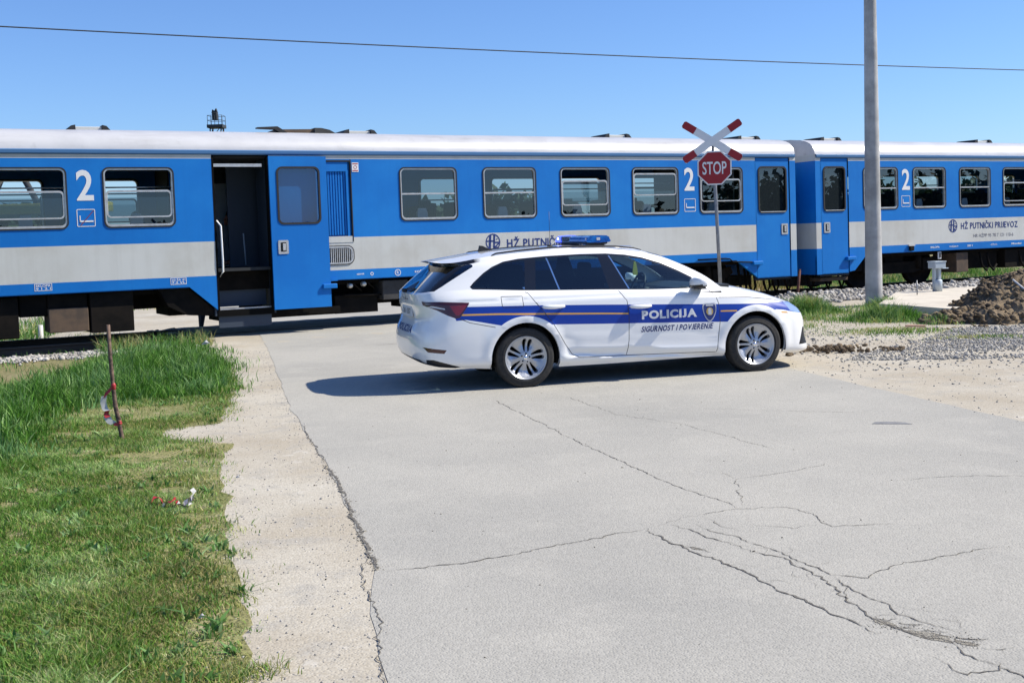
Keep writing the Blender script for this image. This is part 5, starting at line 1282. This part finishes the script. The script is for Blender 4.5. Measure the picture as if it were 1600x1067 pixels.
# ---------------------------------------------------------------- soil heap, stones
def ico_pts():
    t = (1+5**.5)/2; v = [(-1,t,0),(1,t,0),(-1,-t,0),(1,-t,0),(0,-1,t),(0,1,t),(0,-1,-t),(0,1,-t),(t,0,-1),(t,0,1),(-t,0,-1),(-t,0,1)]
    f = [(0,11,5),(0,5,1),(0,1,7),(0,7,10),(0,10,11),(1,5,9),(5,11,4),(11,10,2),(10,7,6),(7,1,8),(3,9,4),(3,4,2),(3,2,6),(3,6,8),(3,8,9),(4,9,5),(2,4,11),(6,2,10),(8,6,7),(9,8,1)]
    return np.array(v)/math.sqrt(1+t*t), np.array(f)
IV, IF = ico_pts()
def stones(name, pts, size, m, label, cat, seed=1, flat=.7, top=True):
    g = np.random.default_rng(seed); n = len(pts); P = np.array(pts)
    s = size*g.lognormal(0, .38, n)
    rotz = g.uniform(0, 6.28, n); V = np.repeat(IV[None], n, 0)*(1+g.uniform(-.28, .28, (n, 12, 1)))
    V = V*np.stack([g.uniform(.75, 1.35, n), g.uniform(.7, 1.1, n), g.uniform(.5, .95, n)*flat/.7], 1)[:, None, :]
    tl = g.uniform(-.6, .6, n); c, s_ = np.cos(tl), np.sin(tl); V = np.stack([V[..., 0]*c[:, None]+V[..., 2]*s_[:, None], V[..., 1], -V[..., 0]*s_[:, None]+V[..., 2]*c[:, None]], -1)
    c, s_ = np.cos(rotz), np.sin(rotz); V = np.stack([V[..., 0]*c[:, None]-V[..., 1]*s_[:, None], V[..., 0]*s_[:, None]+V[..., 1]*c[:, None], V[..., 2]], -1)
    V = V*s[:, None, None]+P[:, None, :]
    F = (IF[None]+np.arange(n)[:, None, None]*12).reshape(-1, 3)
    me = bpy.data.meshes.new(name); me.vertices.add(n*12); me.vertices.foreach_set('co', V.reshape(-1)); me.loops.add(len(F)*3); me.loops.foreach_set('vertex_index', F.reshape(-1).astype(np.int32))
    me.polygons.add(len(F)); me.polygons.foreach_set('loop_start', np.arange(0, len(F)*3, 3, dtype=np.int32)); me.polygons.foreach_set('loop_total', np.full(len(F), 3, np.int32)); me.update(calc_edges=True)
    me.materials.append(M[m] if isinstance(m, str) else m); o = bpy.data.objects.new(name, me); C.objects.link(o)
    return tag(o, label, cat, None, 'stuff')
def scatter(n, fn, z=.0, seed=1):
    g = random.Random(seed); out = []
    while len(out) < n:
        p = fn(g)
        if p is not None: out.append((p[0], p[1], H(p[0], p[1])+z+(p[2] if len(p) > 2 else 0)))
    return out
def heap_h(x, y):
    # ridge from (7.2,17.6) towards (11,22)
    def bump(cx, cy, rx, ry, a, h):
        dx, dy = x-cx, y-cy; u = (dx*math.cos(a)+dy*math.sin(a))/rx; v = (-dx*math.sin(a)+dy*math.cos(a))/ry
        return h*max(0, 1-(u*u+v*v))**.8
    h = max(bump(9.1, 19.2, 2.2, 1.7, R(50), .93), bump(10.4, 20.3, 2.4, 1.9, R(20), 1.0), bump(7.9, 18.4, 1.1, .8, R(40), .42), bump(7.2, 18.3, .9, .45, R(20), .22))
    if h <= 0: return -.05
    e = min(1, h/.15); h *= .80
    return h+e*(.10*mnoise.noise((x*2.1, y*2.1, 0))+.07*mnoise.noise((x*5.3, y*5.3, 2))+.045*mnoise.noise((x*12, y*12, 4)))
def build_heap():
    mb = MB(); xs = np.arange(6.2, 13.2, .055); ys = np.arange(16.9, 22.8, .055); n = len(xs)
    vs = [(x+.03*mnoise.noise((x*9, y*9, 7)), y+.03*mnoise.noise((x*9, y*9, 8)), max(-.06, heap_h(x, y)+H(x, y))) for y in ys for x in xs]
    fs = [(j*n+i, j*n+i+1, (j+1)*n+i+1, (j+1)*n+i) for j in range(len(ys)-1) for i in range(n-1) if max(vs[j*n+i][2], vs[j*n+i+1][2], vs[(j+1)*n+i+1][2], vs[(j+1)*n+i][2]) > -.02]
    used = sorted(set(i for f in fs for i in f)); mp_ = {k: i for i, k in enumerate(used)}
    mb.add([vs[i] for i in used], [tuple(mp_[i] for i in f) for f in fs], 0, False)
    o = mb.build('soil_heap', M['soil'], recalc=False); tag(o, 'heap of dug brown soil at the right edge, in front of the track', 'soil heap')
    pts = []
    g = random.Random(8)
    while len(pts) < 2600:
        x, y = g.uniform(6.4, 12.5), g.uniform(17.0, 22); h = heap_h(x, y)
        if h > .03 or (g.random() < .10 and y < 18.6): pts.append((x, y, max(h, 0)+H(x, y)+.01))
    stones('soil_clods', pts, .035, 'soil', 'loose clods of earth lying over and around the soil heap', 'clods', 4)
    pts = [(4.05+g.gauss(0, .22), 14.6+g.gauss(0, .13), .015+g.random()*.05) for _ in range(150)]+[(4.75+g.gauss(0, .08), 14.55+g.gauss(0, .08), .02) for _ in range(40)]+[(3.42+g.gauss(0, .02), 14.3+g.gauss(0, .03), .02) for _ in range(8)]
    stones('soil_clods', pts, .024, 'soil', 'small clump of dark earth on the gravel in front of the headlight', 'clods', 5)
    mb = MB(); mb.tube([(8.05, 18.55, .62), (8.3, 17.75, .16)], .016, 8); o = mb.build('broken_stick', M['hose']); tag(o, 'thin pale stick lying down the front of the soil heap', 'stick')
    mb = MB(); mb.add([(-.05, 0, .1), (.05, 0, .12), (.03, -.05, .0), (-.03, -.03, -.1), (0, -.07, .06)], [(0, 4, 1), (1, 4, 2), (2, 4, 3), (3, 4, 0), (0, 1, 2, 3)]); o = mb.build('plastic_scrap', M['lens']); o.location = (8.75, 18.35, .60); tag(o, 'pale blue scrap of plastic stuck in the soil heap', 'litter')
    mb = MB(); mb.prism([(-.17, -.04), (.16, -.05), (.19, .02), (-.05, .05)], 0, .03, lambda a, b, d: (a, b, d)); o = mb.build('broken_brick', mat('brick', lin(188, 150, 128), .9)); o.location = (6.02, 17.3, .03); o.rotation_euler = (0, .05, .2); tag(o, 'pinkish broken tile piece on the ground left of the soil heap', 'rubble')
build_heap()
def bands():
    def br(g):
        u = 5.4+16*g.random()**1.3; w_ = -.62+g.gauss(0, .30); x, y = xy(u, w_); z = .17*g.random()*max(0, 1-abs(w_+.45)/.6)*sst(5.4, 6.4, u)
        return (x, y, z+.02) if -1.7 < w_ < .12 else None
    stones('track_ballast', scatter(11000, br, 0, 11), .030, 'stone', 'pale grey ballast stones along the track right of the crossing', 'ballast', 11)
    def bi(g):
        u = g.choice((g.uniform(5.5, 20), g.uniform(-13, -5.9))); w_ = g.uniform(.1, 3.6); x, y = xy(u, w_); return (x, y, .01)
    stones('track_ballast', scatter(4500, bi, .01, 12), .034, 'ballast', 'dark ballast stones between and beside the rails', 'ballast', 12)
    def bl(g):
        u = g.uniform(-12, -6.0); w_ = -.80+g.gauss(0, .25); x, y = xy(u, w_); return (x, y, .01)
    stones('track_ballast', scatter(3000, bl, .01, 13), .022, 'stone', 'ballast stones along the track behind the tall grass', 'ballast', 13)
    def gr(g):
        x, y = g.uniform(3.6, 11), g.uniform(12.6, 17.4)
        d = inpoly(x, y, [(3.9, 13.6), (4.6, 14.6), (5.8, 16.0), (6.6, 17.2), (9.5, 17.3), (10, 14), (7, 13.3), (5.2, 13.4)])
        v = mnoise.noise((x*.9, y*1.4, 2))
        return (x, y) if (d and g.random() < .75+1.2*v) or g.random() < .07 else None
    stones('loose_gravel', scatter(12000, gr, .010, 14), .0115, 'gravel', 'grey crushed gravel spread in front of the soil heap', 'gravel', 14)
    def dp(g):
        y = g.uniform(3.2, 17); xl = np.interp(y, [4.2, 7, 9.6, 13, 17], [-1.0, -1.8, -2.7, -3.1, -4.3]); xr = np.interp(y, [4.2, 7, 9.6, 13, 17], [-.5, -1.03, -1.76, -2.65, -3.7])
        x = g.uniform(xl-.2, xr+.05) if g.random() < .8 else xr+g.gauss(0, .06); return (x, y)
    stones('verge_pebbles', scatter(2400, dp, .005, 15), .0042, 'stone', 'tiny stones scattered on the sandy left verge of the road', 'pebbles', 15)
    def dr(g):
        x, y = g.uniform(3.0, 11), g.uniform(8, 21); 
        if x < np.interp(y, [9.2, 10.66, 12.1, 13.2, 21], [4.1, 3.72, 3.35, 3.1, 2.3])-.05 or (x-3)*.9+9 > y+4.6: return None
        return (x, y)
    stones('verge_pebbles', scatter(3600, dr, .005, 16), .0065, 'gravel', 'small stones scattered on the sandy ground right of the road', 'pebbles', 16)
    def rd(g):
        return (g.uniform(-1.5, 3.5), g.uniform(3.8, 12))
    stones('road_grit', scatter(170, rd, .007, 17), .0034, 'ballast', 'dark grit specks scattered over the road surface', 'grit', 17)
    def ed(g):
        pts = [(-1.39, 8.34), (-1.09, 7.26), (-.91, 6.46), (-.77, 5.93), (-.71, 5.66)]; t = g.random()*4; i = int(t); f = t-i
        if i > 3: return None
        return (pts[i][0]*(1-f)+pts[i+1][0]*f+g.gauss(0, .016), pts[i][1]*(1-f)+pts[i+1][1]*f+g.gauss(0, .02))
    stones('edge_crumbs', scatter(400, ed, .0068, 18), .0034, 'crackrim', 'crumbs of broken asphalt along the left road edge', 'crumbs', 18)
    def ph(g): 
        p = (lambda t, n: (1.45+.34*t+n*.6, 4.72-.30*t+n))(g.random(), g.gauss(0, .04)); return p
    stones('pothole_crumbs', scatter(170, ph, .007, 19), .0030, 'crackrim', 'asphalt crumbs in the broken patch near the bottom right', 'crumbs', 19)
bands()

# ---------------------------------------------------------------- grass
def bladeset(name, base, hgt, wid, cols, label, seed=1, lean=.35, segs=2, cat='grass'):
    """base: (n,3) roots, hgt (n,), tapered bent blades with per-blade colour attribute"""
    g = np.random.default_rng(seed); B = np.array(base); n = len(B); h = np.array(hgt)
    az = g.uniform(0, 6.283, n); ln = np.abs(g.normal(0, lean, n))*h; d = np.stack([np.cos(az), np.sin(az)], 1); f = g.uniform(0, 6.283, n); wv = np.stack([np.cos(f), np.sin(f)], 1)*(wid*g.uniform(.6, 1.4, n))[:, None]/2
    rows = []
    for k in range(segs):
        t = k/segs; c = B.copy(); c[:, :2] += d*(ln*t**1.8)[:, None]; c[:, 2] += h*t*(1-.12*t); ww = wv*(1-.35*t)
        a = c.copy(); a[:, :2] -= ww; b = c.copy(); b[:, :2] += ww; rows += [a, b]
    tip = B.copy(); tip[:, :2] += d*ln[:, None]; tip[:, 2] += h*.88; rows.append(tip)
    m = 2*segs+1; V = np.stack(rows, 1).reshape(-1, 3); F3 = []; base_i = np.arange(n)*m
    quads = [np.stack([base_i+2*k, base_i+2*k+1, base_i+2*k+3, base_i+2*k+2], 1) for k in range(segs-1)]
    tris = np.stack([base_i+2*segs-2, base_i+2*segs-1, base_i+2*segs], 1)
    loops = np.concatenate([q.reshape(-1) for q in quads]+[tris.reshape(-1)]); tot = np.concatenate([np.full(n*len(quads), 4), np.full(n, 3)]); st = np.concatenate([[0], np.cumsum(tot)[:-1]])
    me = bpy.data.meshes.new(name); me.vertices.add(len(V)); me.vertices.foreach_set('co', V.reshape(-1)); me.loops.add(len(loops)); me.loops.foreach_set('vertex_index', loops.astype(np.int32))
    me.polygons.add(len(tot)); me.polygons.foreach_set('loop_start', st.astype(np.int32)); me.polygons.foreach_set('loop_total', tot.astype(np.int32)); me.update(calc_edges=True)
    at = me.color_attributes.new('tint', 'FLOAT_COLOR', 'POINT'); cc = np.array(cols); nzv = np.array([mnoise.noise((b[0]*1.6, b[1]*1.6, 33))+.8*mnoise.noise((b[0]*6, b[1]*6, 35)) for b in B])
    idx = np.clip(((nzv*.9+.5)*len(cc)+g.normal(0, 1.1, n)).astype(int), 0, len(cc)-1); k = cc[idx]*g.uniform(.6, 1.2, (n, 1))*(1+.35*nzv)[:, None]
    k = np.concatenate([np.repeat(k, m, 0), np.ones((n*m, 1))], 1); at.data.foreach_set('color', k.reshape(-1).astype(np.float32))
    me.materials.append(M['blade']); o = bpy.data.objects.new(name, me); C.objects.link(o); return tag(o, label, cat, None, 'stuff')
bm_ = bpy.data.materials.new('grass_blade'); bm_.use_nodes = True; nt_ = bm_.node_tree; b_ = nt_.nodes['Principled BSDF']; at_ = nt_.nodes.new('ShaderNodeAttribute'); at_.attribute_name = 'tint'
nt_.links.new(at_.outputs['Color'], b_.inputs['Base Color']); b_.inputs['Roughness'].default_value = .55; b_.inputs['Specular IOR Level'].default_value = .3
tr_ = nt_.nodes.new('ShaderNodeBsdfTranslucent'); nt_.links.new(at_.outputs['Color'], tr_.inputs[0]); mx_ = nt_.nodes.new('ShaderNodeMixShader'); mx_.inputs[0].default_value = .35
nt_.links.new(b_.outputs[0], mx_.inputs[1]); nt_.links.new(tr_.outputs[0], mx_.inputs[2]); nt_.links.new(mx_.outputs[0], nt_.nodes['Material Output'].inputs[0]); M['blade'] = bm_
GREEN = [lin(112, 152, 56), lin(98, 144, 54), lin(128, 164, 74), lin(84, 128, 50), lin(140, 170, 96)]; DRY = [lin(186, 178, 118), lin(170, 170, 100), lin(152, 160, 84), lin(176, 180, 130)]; LUSH = [lin(92, 146, 48), lin(74, 122, 40), lin(118, 160, 72), lin(60, 104, 36), lin(140, 172, 106), lin(100, 140, 84)]
TALL = [(-3.95, 8.2), (-3.98, 9.74), (-4.31, 11.0), (-4.25, 11.7), (-3.65, 11.83), (-3.15, 12.3), (-3.2, 13.22), (-3.65, 14.6), (-4.3, 16.6), (-4.8, 17.5), (-5.35, 17.0), (-5.6, 15.9), (-5.6, 14.6), (-5.55, 13.7), (-5.6, 12.8), (-6.6, 12.0), (-7.5, 11.2), (-9, 9), (-6, 8)]
def build_grass():
    g = random.Random(21); nz = lambda x, y, s, k=0: mnoise.noise((x*s, y*s, k))
    def frac(x, y):   # distance-like factor to the lawn's right edge
        xe = np.interp(y, [3, 4.27, 5.66, 7, 8.2, 9.4], [-1.0, -1.03, -1.4, -1.8, -2.13, -2.45]); return xe-x
    BP = [(-4.1, 11.25, .35, .45), (-3.55, 11.15, .40, .42), (-4.02, 10.0, .22, .14), (-2.85, 8.95, .26, .14), (-2.45, 9.9, .2, .2), (-5.5, 11.8, .3, .3), (-1.9, 6.9, .16, .1), (-2.3, 7.6, .12, .1), (-3.3, 7.3, .15, .1)]
    def bare(x, y):
        return any(((x-a)/c)**2+((y-b)/d_)**2 < 1+1.3*nz(x, y, 5, 3) for a, b, c, d_ in BP)
    B, Hh, B2, H2, B3, H3 = [], [], [], [], [], []
    LP = None
    while len(B) < 150000:
        y = 3.4+12*g.random()**1.5; x = g.uniform(-1.0-.42*y-.6, -.75)
        if x < -.46*y-.9: continue
        e = frac(x, y) if y < 9.4 else .5
        if not inpoly(x+.16*nz(x, y, 3.1)+g.gauss(0, .06), y+.14*nz(x, y, 2.7, 4)+g.gauss(0, .10), LAWN):
            if not (e > -.35 and y < 9.2 and g.random() < .10*max(0, 1+e/.35) and nz(x, y, 3, 9) > 0): continue
        if bare(x, y) and g.random() < .93: continue
        if nz(x, y, 1.7, 3)+.6*nz(x, y, 5, 1) < -.33 and g.random() < .75: continue
        if e < .5 and g.random() > .35+1.3*e+.5*nz(x, y, 4, 2): continue
        h = (.020+.030*g.random())*(1+.9*nz(x, y, 2, 6)+.5*nz(x, y, 6, 16))*(1 if e > .4 else .75); p = (x, y, H(x, y)+.008)
        dry = .12+.55*max(0, 1-e/1.5)+.25*nz(x, y, 1.2, 12)
        if g.random() < dry: B2.append(p); H2.append(h)
        else: B.append(p); Hh.append(h)
    bladeset('lawn_grass', B, Hh, .0065, GREEN, 'short green mown grass on the left of the road', 1, .8)
    CL, CLh = [], []
    for _ in range(420):
        x, y = g.uniform(-4.2, -1.1), 3.5+9*g.random()**1.6
        if x < -.46*y-.9 or not inpoly(x, y, LAWN) or bare(x, y): continue
        for k in range(11): CL.append((x+g.gauss(0, .022), y+g.gauss(0, .022), H(x, y)+.01)); CLh.append(.03+.035*g.random())
    bladeset('lawn_weeds', CL, CLh, .016, [lin(110, 150, 80), lin(86, 130, 60), lin(140, 170, 110)], 'broad-leaved weeds and clover scattered through the lawn', 6, 1.2)
    bladeset('lawn_grass', B2, H2, .005, DRY, 'short yellowish dry grass thinning towards the sandy verge', 2, .9)
    T, TH = [], []
    while len(T) < 40000:
        x, y = g.uniform(-9.0, -2.6), g.uniform(8, 18.2)
        if not inpoly(x+.35*nz(x, y, 1.1), y+.5*nz(x, y, .9, 4), TALL): continue
        if bare(x, y) and g.random() < .93: continue
        if g.random() > .60+.9*nz(x, y, 1.8, 8): continue
        x2, y2 = x+g.gauss(0, .17), y+g.gauss(0, .24); x3, y3 = x2+.45, y2-.5
        e = .40 if not inpoly(x2, y2, TALL) else .68 if not inpoly(x3, y3, TALL) else 1.0
        T.append((x2, y2, H(x2, y2))); TH.append(e*(.12+.16*g.random())*(1+.75*nz(x, y, 1.3, 5)))
    for _ in range(1500):
        x, y = g.uniform(-8.5, -5.4), g.uniform(13, 18.5)
        if nz(x, y, 1.3, 2) > 0: T.append((x, y, H(x, y))); TH.append(.05+.07*g.random())
    bladeset('tall_grass', T, TH, .010, LUSH, 'taller lush green grass growing in front of the track', 3, .5, 3)
    def clump(name, cx, cy, rx, ry, n, h, lb, seed, cols=LUSH, rot=0, wid=.009):
        gg = random.Random(seed); P = []; Q = []
        for _ in range(n):
            a, b = gg.gauss(0, rx/2), gg.gauss(0, ry/2); x, y = cx+a*math.cos(rot)-b*math.sin(rot), cy+a*math.sin(rot)+b*math.cos(rot)
            P.append((x, y, H(x, y))); Q.append(h*(.5+.7*gg.random())*max(.35, 1-.3*((a/rx)**2+(b/ry)**2)*4))
        return bladeset(name, P, Q, wid, cols, lb, seed, .55, 3)
    MIX = LUSH+[lin(150, 180, 96), lin(160, 160, 90)]
    clump('grass_tuft', 5.30, 20.9, .75, .55, 2800, .40, 'tall dense grass tuft just past the front bumper of the police car', 31, MIX)
    clump('grass_tuft', 5.05, 19.4, .5, .4, 500, .16, 'small low grass tuft between the bumper and the pole', 38, MIX)
    clump('grass_tuft', 6.85, 21.3, .5, .5, 1200, .28, 'thin grass right at the foot of the concrete pole', 32, MIX)
    clump('grass_tuft', 6.15, 18.9, .80, .60, 3000, .34, 'bushy bright grass tuft in front of the concrete pole', 37, MIX)
    clump('grass_tuft', 6.7, 18.0, .45, .35, 500, .20, 'small grass tuft between the pole and the soil heap', 39, MIX)
    clump('grass_tuft', 5.6, 16.9, 1.3, .8, 1900, .08, 'low sparse grass patch nearest the grey gravel', 33, GREEN+DRY)
    clump('grass_tuft', 6.4, 15.7, 1.0, .35, 700, .07, 'thin strip of low grass inside the grey gravel', 34, GREEN+DRY)
    clump('grass_tuft', 4.5, 18.2, .7, 1.0, 900, .07, 'thin flat grass just in front of the car bumper', 35, GREEN+DRY)
    clump('grass_tuft', 5.6, 20.2, 1.6, 1.2, 1800, .08, 'sparse short grass spread round the pole and its tufts', 40, GREEN+DRY)
    clump('grass_tuft', 13.0, 22.0, 1.2, .7, 1500, .30, 'grass behind the soil heap at the right edge', 36)
    # beyond the track
    F, FH = [], []
    while len(F) < 26000:
        u, w_ = g.uniform(-16, 24), 3.6+abs(g.gauss(0, 6)); x, y = xy(u, w_)
        if -6.3 < u < 12.5 and w_ < 14: continue
        if nz(x, y, .5, 2) < -.15: continue
        F.append((x, y, H(x, y))); FH.append(.12+.2*g.random())
    bladeset('meadow_grass', F, FH, .018, LUSH+DRY[:1], 'rough meadow grass on the far side of the track', 41, .5, 2)
    W_, WH = [], []
    for _ in range(2600):
        u, w_ = g.uniform(5.0, 11.5), g.uniform(4.5, 7.5); x, y = xy(u, w_); W_.append((x, y, H(x, y))); WH.append(.3+.6*g.random())
    bladeset('dry_weeds', W_, WH, .014, [lin(190, 172, 120), lin(160, 140, 92), lin(120, 128, 60)], 'dry straw-coloured weeds beyond the track under the end doors', 42, .4, 3)
    W_, WH = [], []
    for _ in range(900):
        u, w_ = g.uniform(-7.4, -5.7), g.uniform(-.9, -.2); x, y = xy(u, w_); W_.append((x, y, H(x, y))); WH.append(.1+.22*g.random())
    bladeset('track_weeds', W_, WH, .009, LUSH+DRY, 'weeds growing at the edge of the ballast by the crossing', 43, .5, 3)
build_grass()

# ---------------------------------------------------------------- trees: a hedgerow beyond the track and one behind the viewpoint
M['leaf'] = mat('leaf_green', (.03, .06, .018), .7, col2=(.05, .085, .025), scale=1.5, col3=(.02, .045, .014), scale3=.5)
M['trunk'] = mat('tree_bark', (.09, .07, .05), .9)
def leafmesh(name, blobs, n, size, seed):
    g = np.random.default_rng(seed); tot = sum(b[3]*b[4] for b in blobs); P = []
    for (cx, cy, cz, rx, rz) in blobs:
        k = int(n*rx*rz/tot); d = g.normal(0, 1, (k, 3)); d /= np.linalg.norm(d, axis=1)[:, None]; r = g.uniform(.35, 1.05, k)**.6
        q = d*r[:, None]*np.array([rx, rx, rz])*(1+.25*np.sin(d[:, :1]*7+cx)*np.cos(d[:, 2:]*6+cy)); P.append(q+np.array([cx, cy, cz]))
    P = np.concatenate(P); m = len(P); a = g.normal(0, 1, (m, 3)); a /= np.linalg.norm(a, axis=1)[:, None]; b = np.cross(a, g.normal(0, 1, (m, 3))); b /= np.linalg.norm(b, axis=1)[:, None]
    s = (size*g.uniform(.6, 1.5, m))[:, None]; V = np.stack([P-a*s, P+b*s*.6, P+a*s, P-b*s*.6], 1).reshape(-1, 3); V[:, 2] = np.maximum(V[:, 2], .05)
    me = bpy.data.meshes.new(name); me.vertices.add(len(V)); me.vertices.foreach_set('co', V.reshape(-1)); me.loops.add(m*4); me.loops.foreach_set('vertex_index', np.arange(m*4, dtype=np.int32))
    me.polygons.add(m); me.polygons.foreach_set('loop_start', np.arange(0, m*4, 4, dtype=np.int32)); me.polygons.foreach_set('loop_total', np.full(m, 4, np.int32)); me.update(calc_edges=True); me.materials.append(M['leaf'])
    return me
def build_trees():
    g = random.Random(5); bl = []
    for k in range(46):
        x = -75+k*4.2+g.uniform(-1.5, 1.5); y = 66+.25*x+g.uniform(-3, 3); r = g.uniform(1.8, 3.0); bl.append((x, y, r*.75, r, r*.75))
    o = bpy.data.objects.new('distant_hedgerow', leafmesh('distant_hedgerow', bl, 26000, .30, 3)); C.objects.link(o); tag(o, 'low dark hedgerow across the fields behind the train', 'hedgerow', None, 'stuff')
    bl = []
    for k in range(92):
        ad = -66+k*.95+g.uniform(-.2, .2); an = R(ad); D_ = 80+g.uniform(-4, 4); tall = 1 if ad < -23 else 1.55; r = g.uniform(1.5, 2.1)*tall
        cx, cy = 5+D_*math.cos(an), 22+D_*math.sin(an); bl.append((cx, cy, r*1.1, 1.9, r*1.25)); bl.append((cx, cy+1, .9, 2.2, 1.2))
    o = bpy.data.objects.new('distant_treeline', leafmesh('distant_treeline', bl, 90000, .30, 4)); C.objects.link(o); tag(o, 'treeline on the right, outside the frame, mirrored in the railcar windows', 'treeline', None, 'stuff')
build_trees()

# ---------------------------------------------------------------- people
def person(label, loc, rz, pose='stand', shoe=True):
    root = thing('person', label, 'person', loc, (0, 0, rz))
    J = {'pel': (0, 0, .95), 'wst': (0, 0, 1.08), 'chs': (0, .01, 1.30), 'nek': (0, 0, 1.47), 'hdb': (0, -.01, 1.55), 'hdm': (0, -.015, 1.64), 'hdt': (0, 0, 1.74)}
    E = [('pel', 'wst'), ('wst', 'chs'), ('chs', 'nek'), ('nek', 'hdb'), ('hdb', 'hdm'), ('hdm', 'hdt')]; Rr = {'pel': .15, 'wst': .135, 'chs': .155, 'nek': .055, 'hdb': .07, 'hdm': .085, 'hdt': .06}
    for s_, n in ((-1, 'r'), (1, 'l')):
        fy = -.12*s_ if pose == 'step' else 0
        pts = {'hip'+n: ((s_*.10, 0, .88), .095), 'kne'+n: ((s_*.115, -.03+fy*.6, .49), .058), 'ank'+n: ((s_*.12, .02+fy, .10), .042), 'toe'+n: ((s_*.13, -.14+fy, .045), .036),
               'sho'+n: ((s_*.18, 0, 1.41), .06), 'elb'+n: ((s_*.25, .03, 1.13), .043), 'wri'+n: ((s_*.25, -.07, .89), .028), 'plm'+n: ((s_*.245, -.09, .82), .034)}
        for k, (p, r_) in pts.items(): J[k] = p; Rr[k] = r_
        E += [('pel', 'hip'+n), ('hip'+n, 'kne'+n), ('kne'+n, 'ank'+n), ('ank'+n, 'toe'+n), ('chs', 'sho'+n), ('sho'+n, 'elb'+n), ('elb'+n, 'wri'+n), ('wri'+n, 'plm'+n)]
        for q in range(4):
            a, b = 'f%d%s' % (q, n), 'g%d%s' % (q, n); yy = -.115+.022*q; L = (.035, .042, .04, .03)[q]
            J[a] = (s_*.243, yy, .79-L*.3); J[b] = (s_*.228, yy-.006, .765-L); Rr[a] = .010; Rr[b] = .008; E += [('plm'+n, a), (a, b)]
        a = 't'+n; J[a] = (s_*.222, -.135, .815); Rr[a] = .011; E.append(('plm'+n, a))
    ks = list(J); me = bpy.data.meshes.new('body'); me.from_pydata([J[k] for k in ks], [(ks.index(a), ks.index(b)) for a, b in E], [])
    o = bpy.data.objects.new('tmp', me); C.objects.link(o); md = o.modifiers.new('s', 'SKIN'); sv = me.skin_vertices[0].data
    for i, k in enumerate(ks): sv[i].radius = (Rr[k], Rr[k])
    sv[0].use_root = True; o.modifiers.new('u', 'SUBSURF').levels = 2
    dg = bpy.context.evaluated_depsgraph_get(); dg.update(); m2 = bpy.data.meshes.new_from_object(o.evaluated_get(dg)); bpy.data.objects.remove(o)
    m2.materials.clear(); [m2.materials.append(M[k]) for k in ('skin', 'cloth', 'shoe', 'hair')]
    for p in m2.polygons:
        c = p.center; p.use_smooth = True
        p.material_index = 3 if c.z > 1.69 or (c.z > 1.58 and c.y > .03) else 0 if c.z > 1.46 or (abs(c.x) > .2 and c.z < .90) else (2 if shoe else 0) if c.z < .095 else 1
    b = bpy.data.objects.new('body', m2); C.objects.link(b); b.parent = root
    mb = MB()
    for s_ in (-1, 1): mb.lathe([(.001, -.012), (.012, -.008), (.014, 0), (.001, .01)], 'y', 8, 0, (s_*.032, -.105, 1.655)); 
    mb.build('eyes', M['shoe'], root); mb = MB(); mb.prism([(-.012, 1.61), (.012, 1.61), (.004, 1.65), (-.004, 1.65)], -.122, -.09, lambda a, b, d: (a, d, b)); mb.build('nose', M['skin'], root)
    return root
x, y = xy(-4.74, 4.1); person('person in dark trousers and shoes standing beyond the train, legs seen under it', (x, y, H(x, y)), 2.6, 'step')
x, y = xy(-4.64, 1.70); person('person in dark clothes with bare feet in the open railcar doorway', (x, y, 1.17), -1.07, 'step', False)
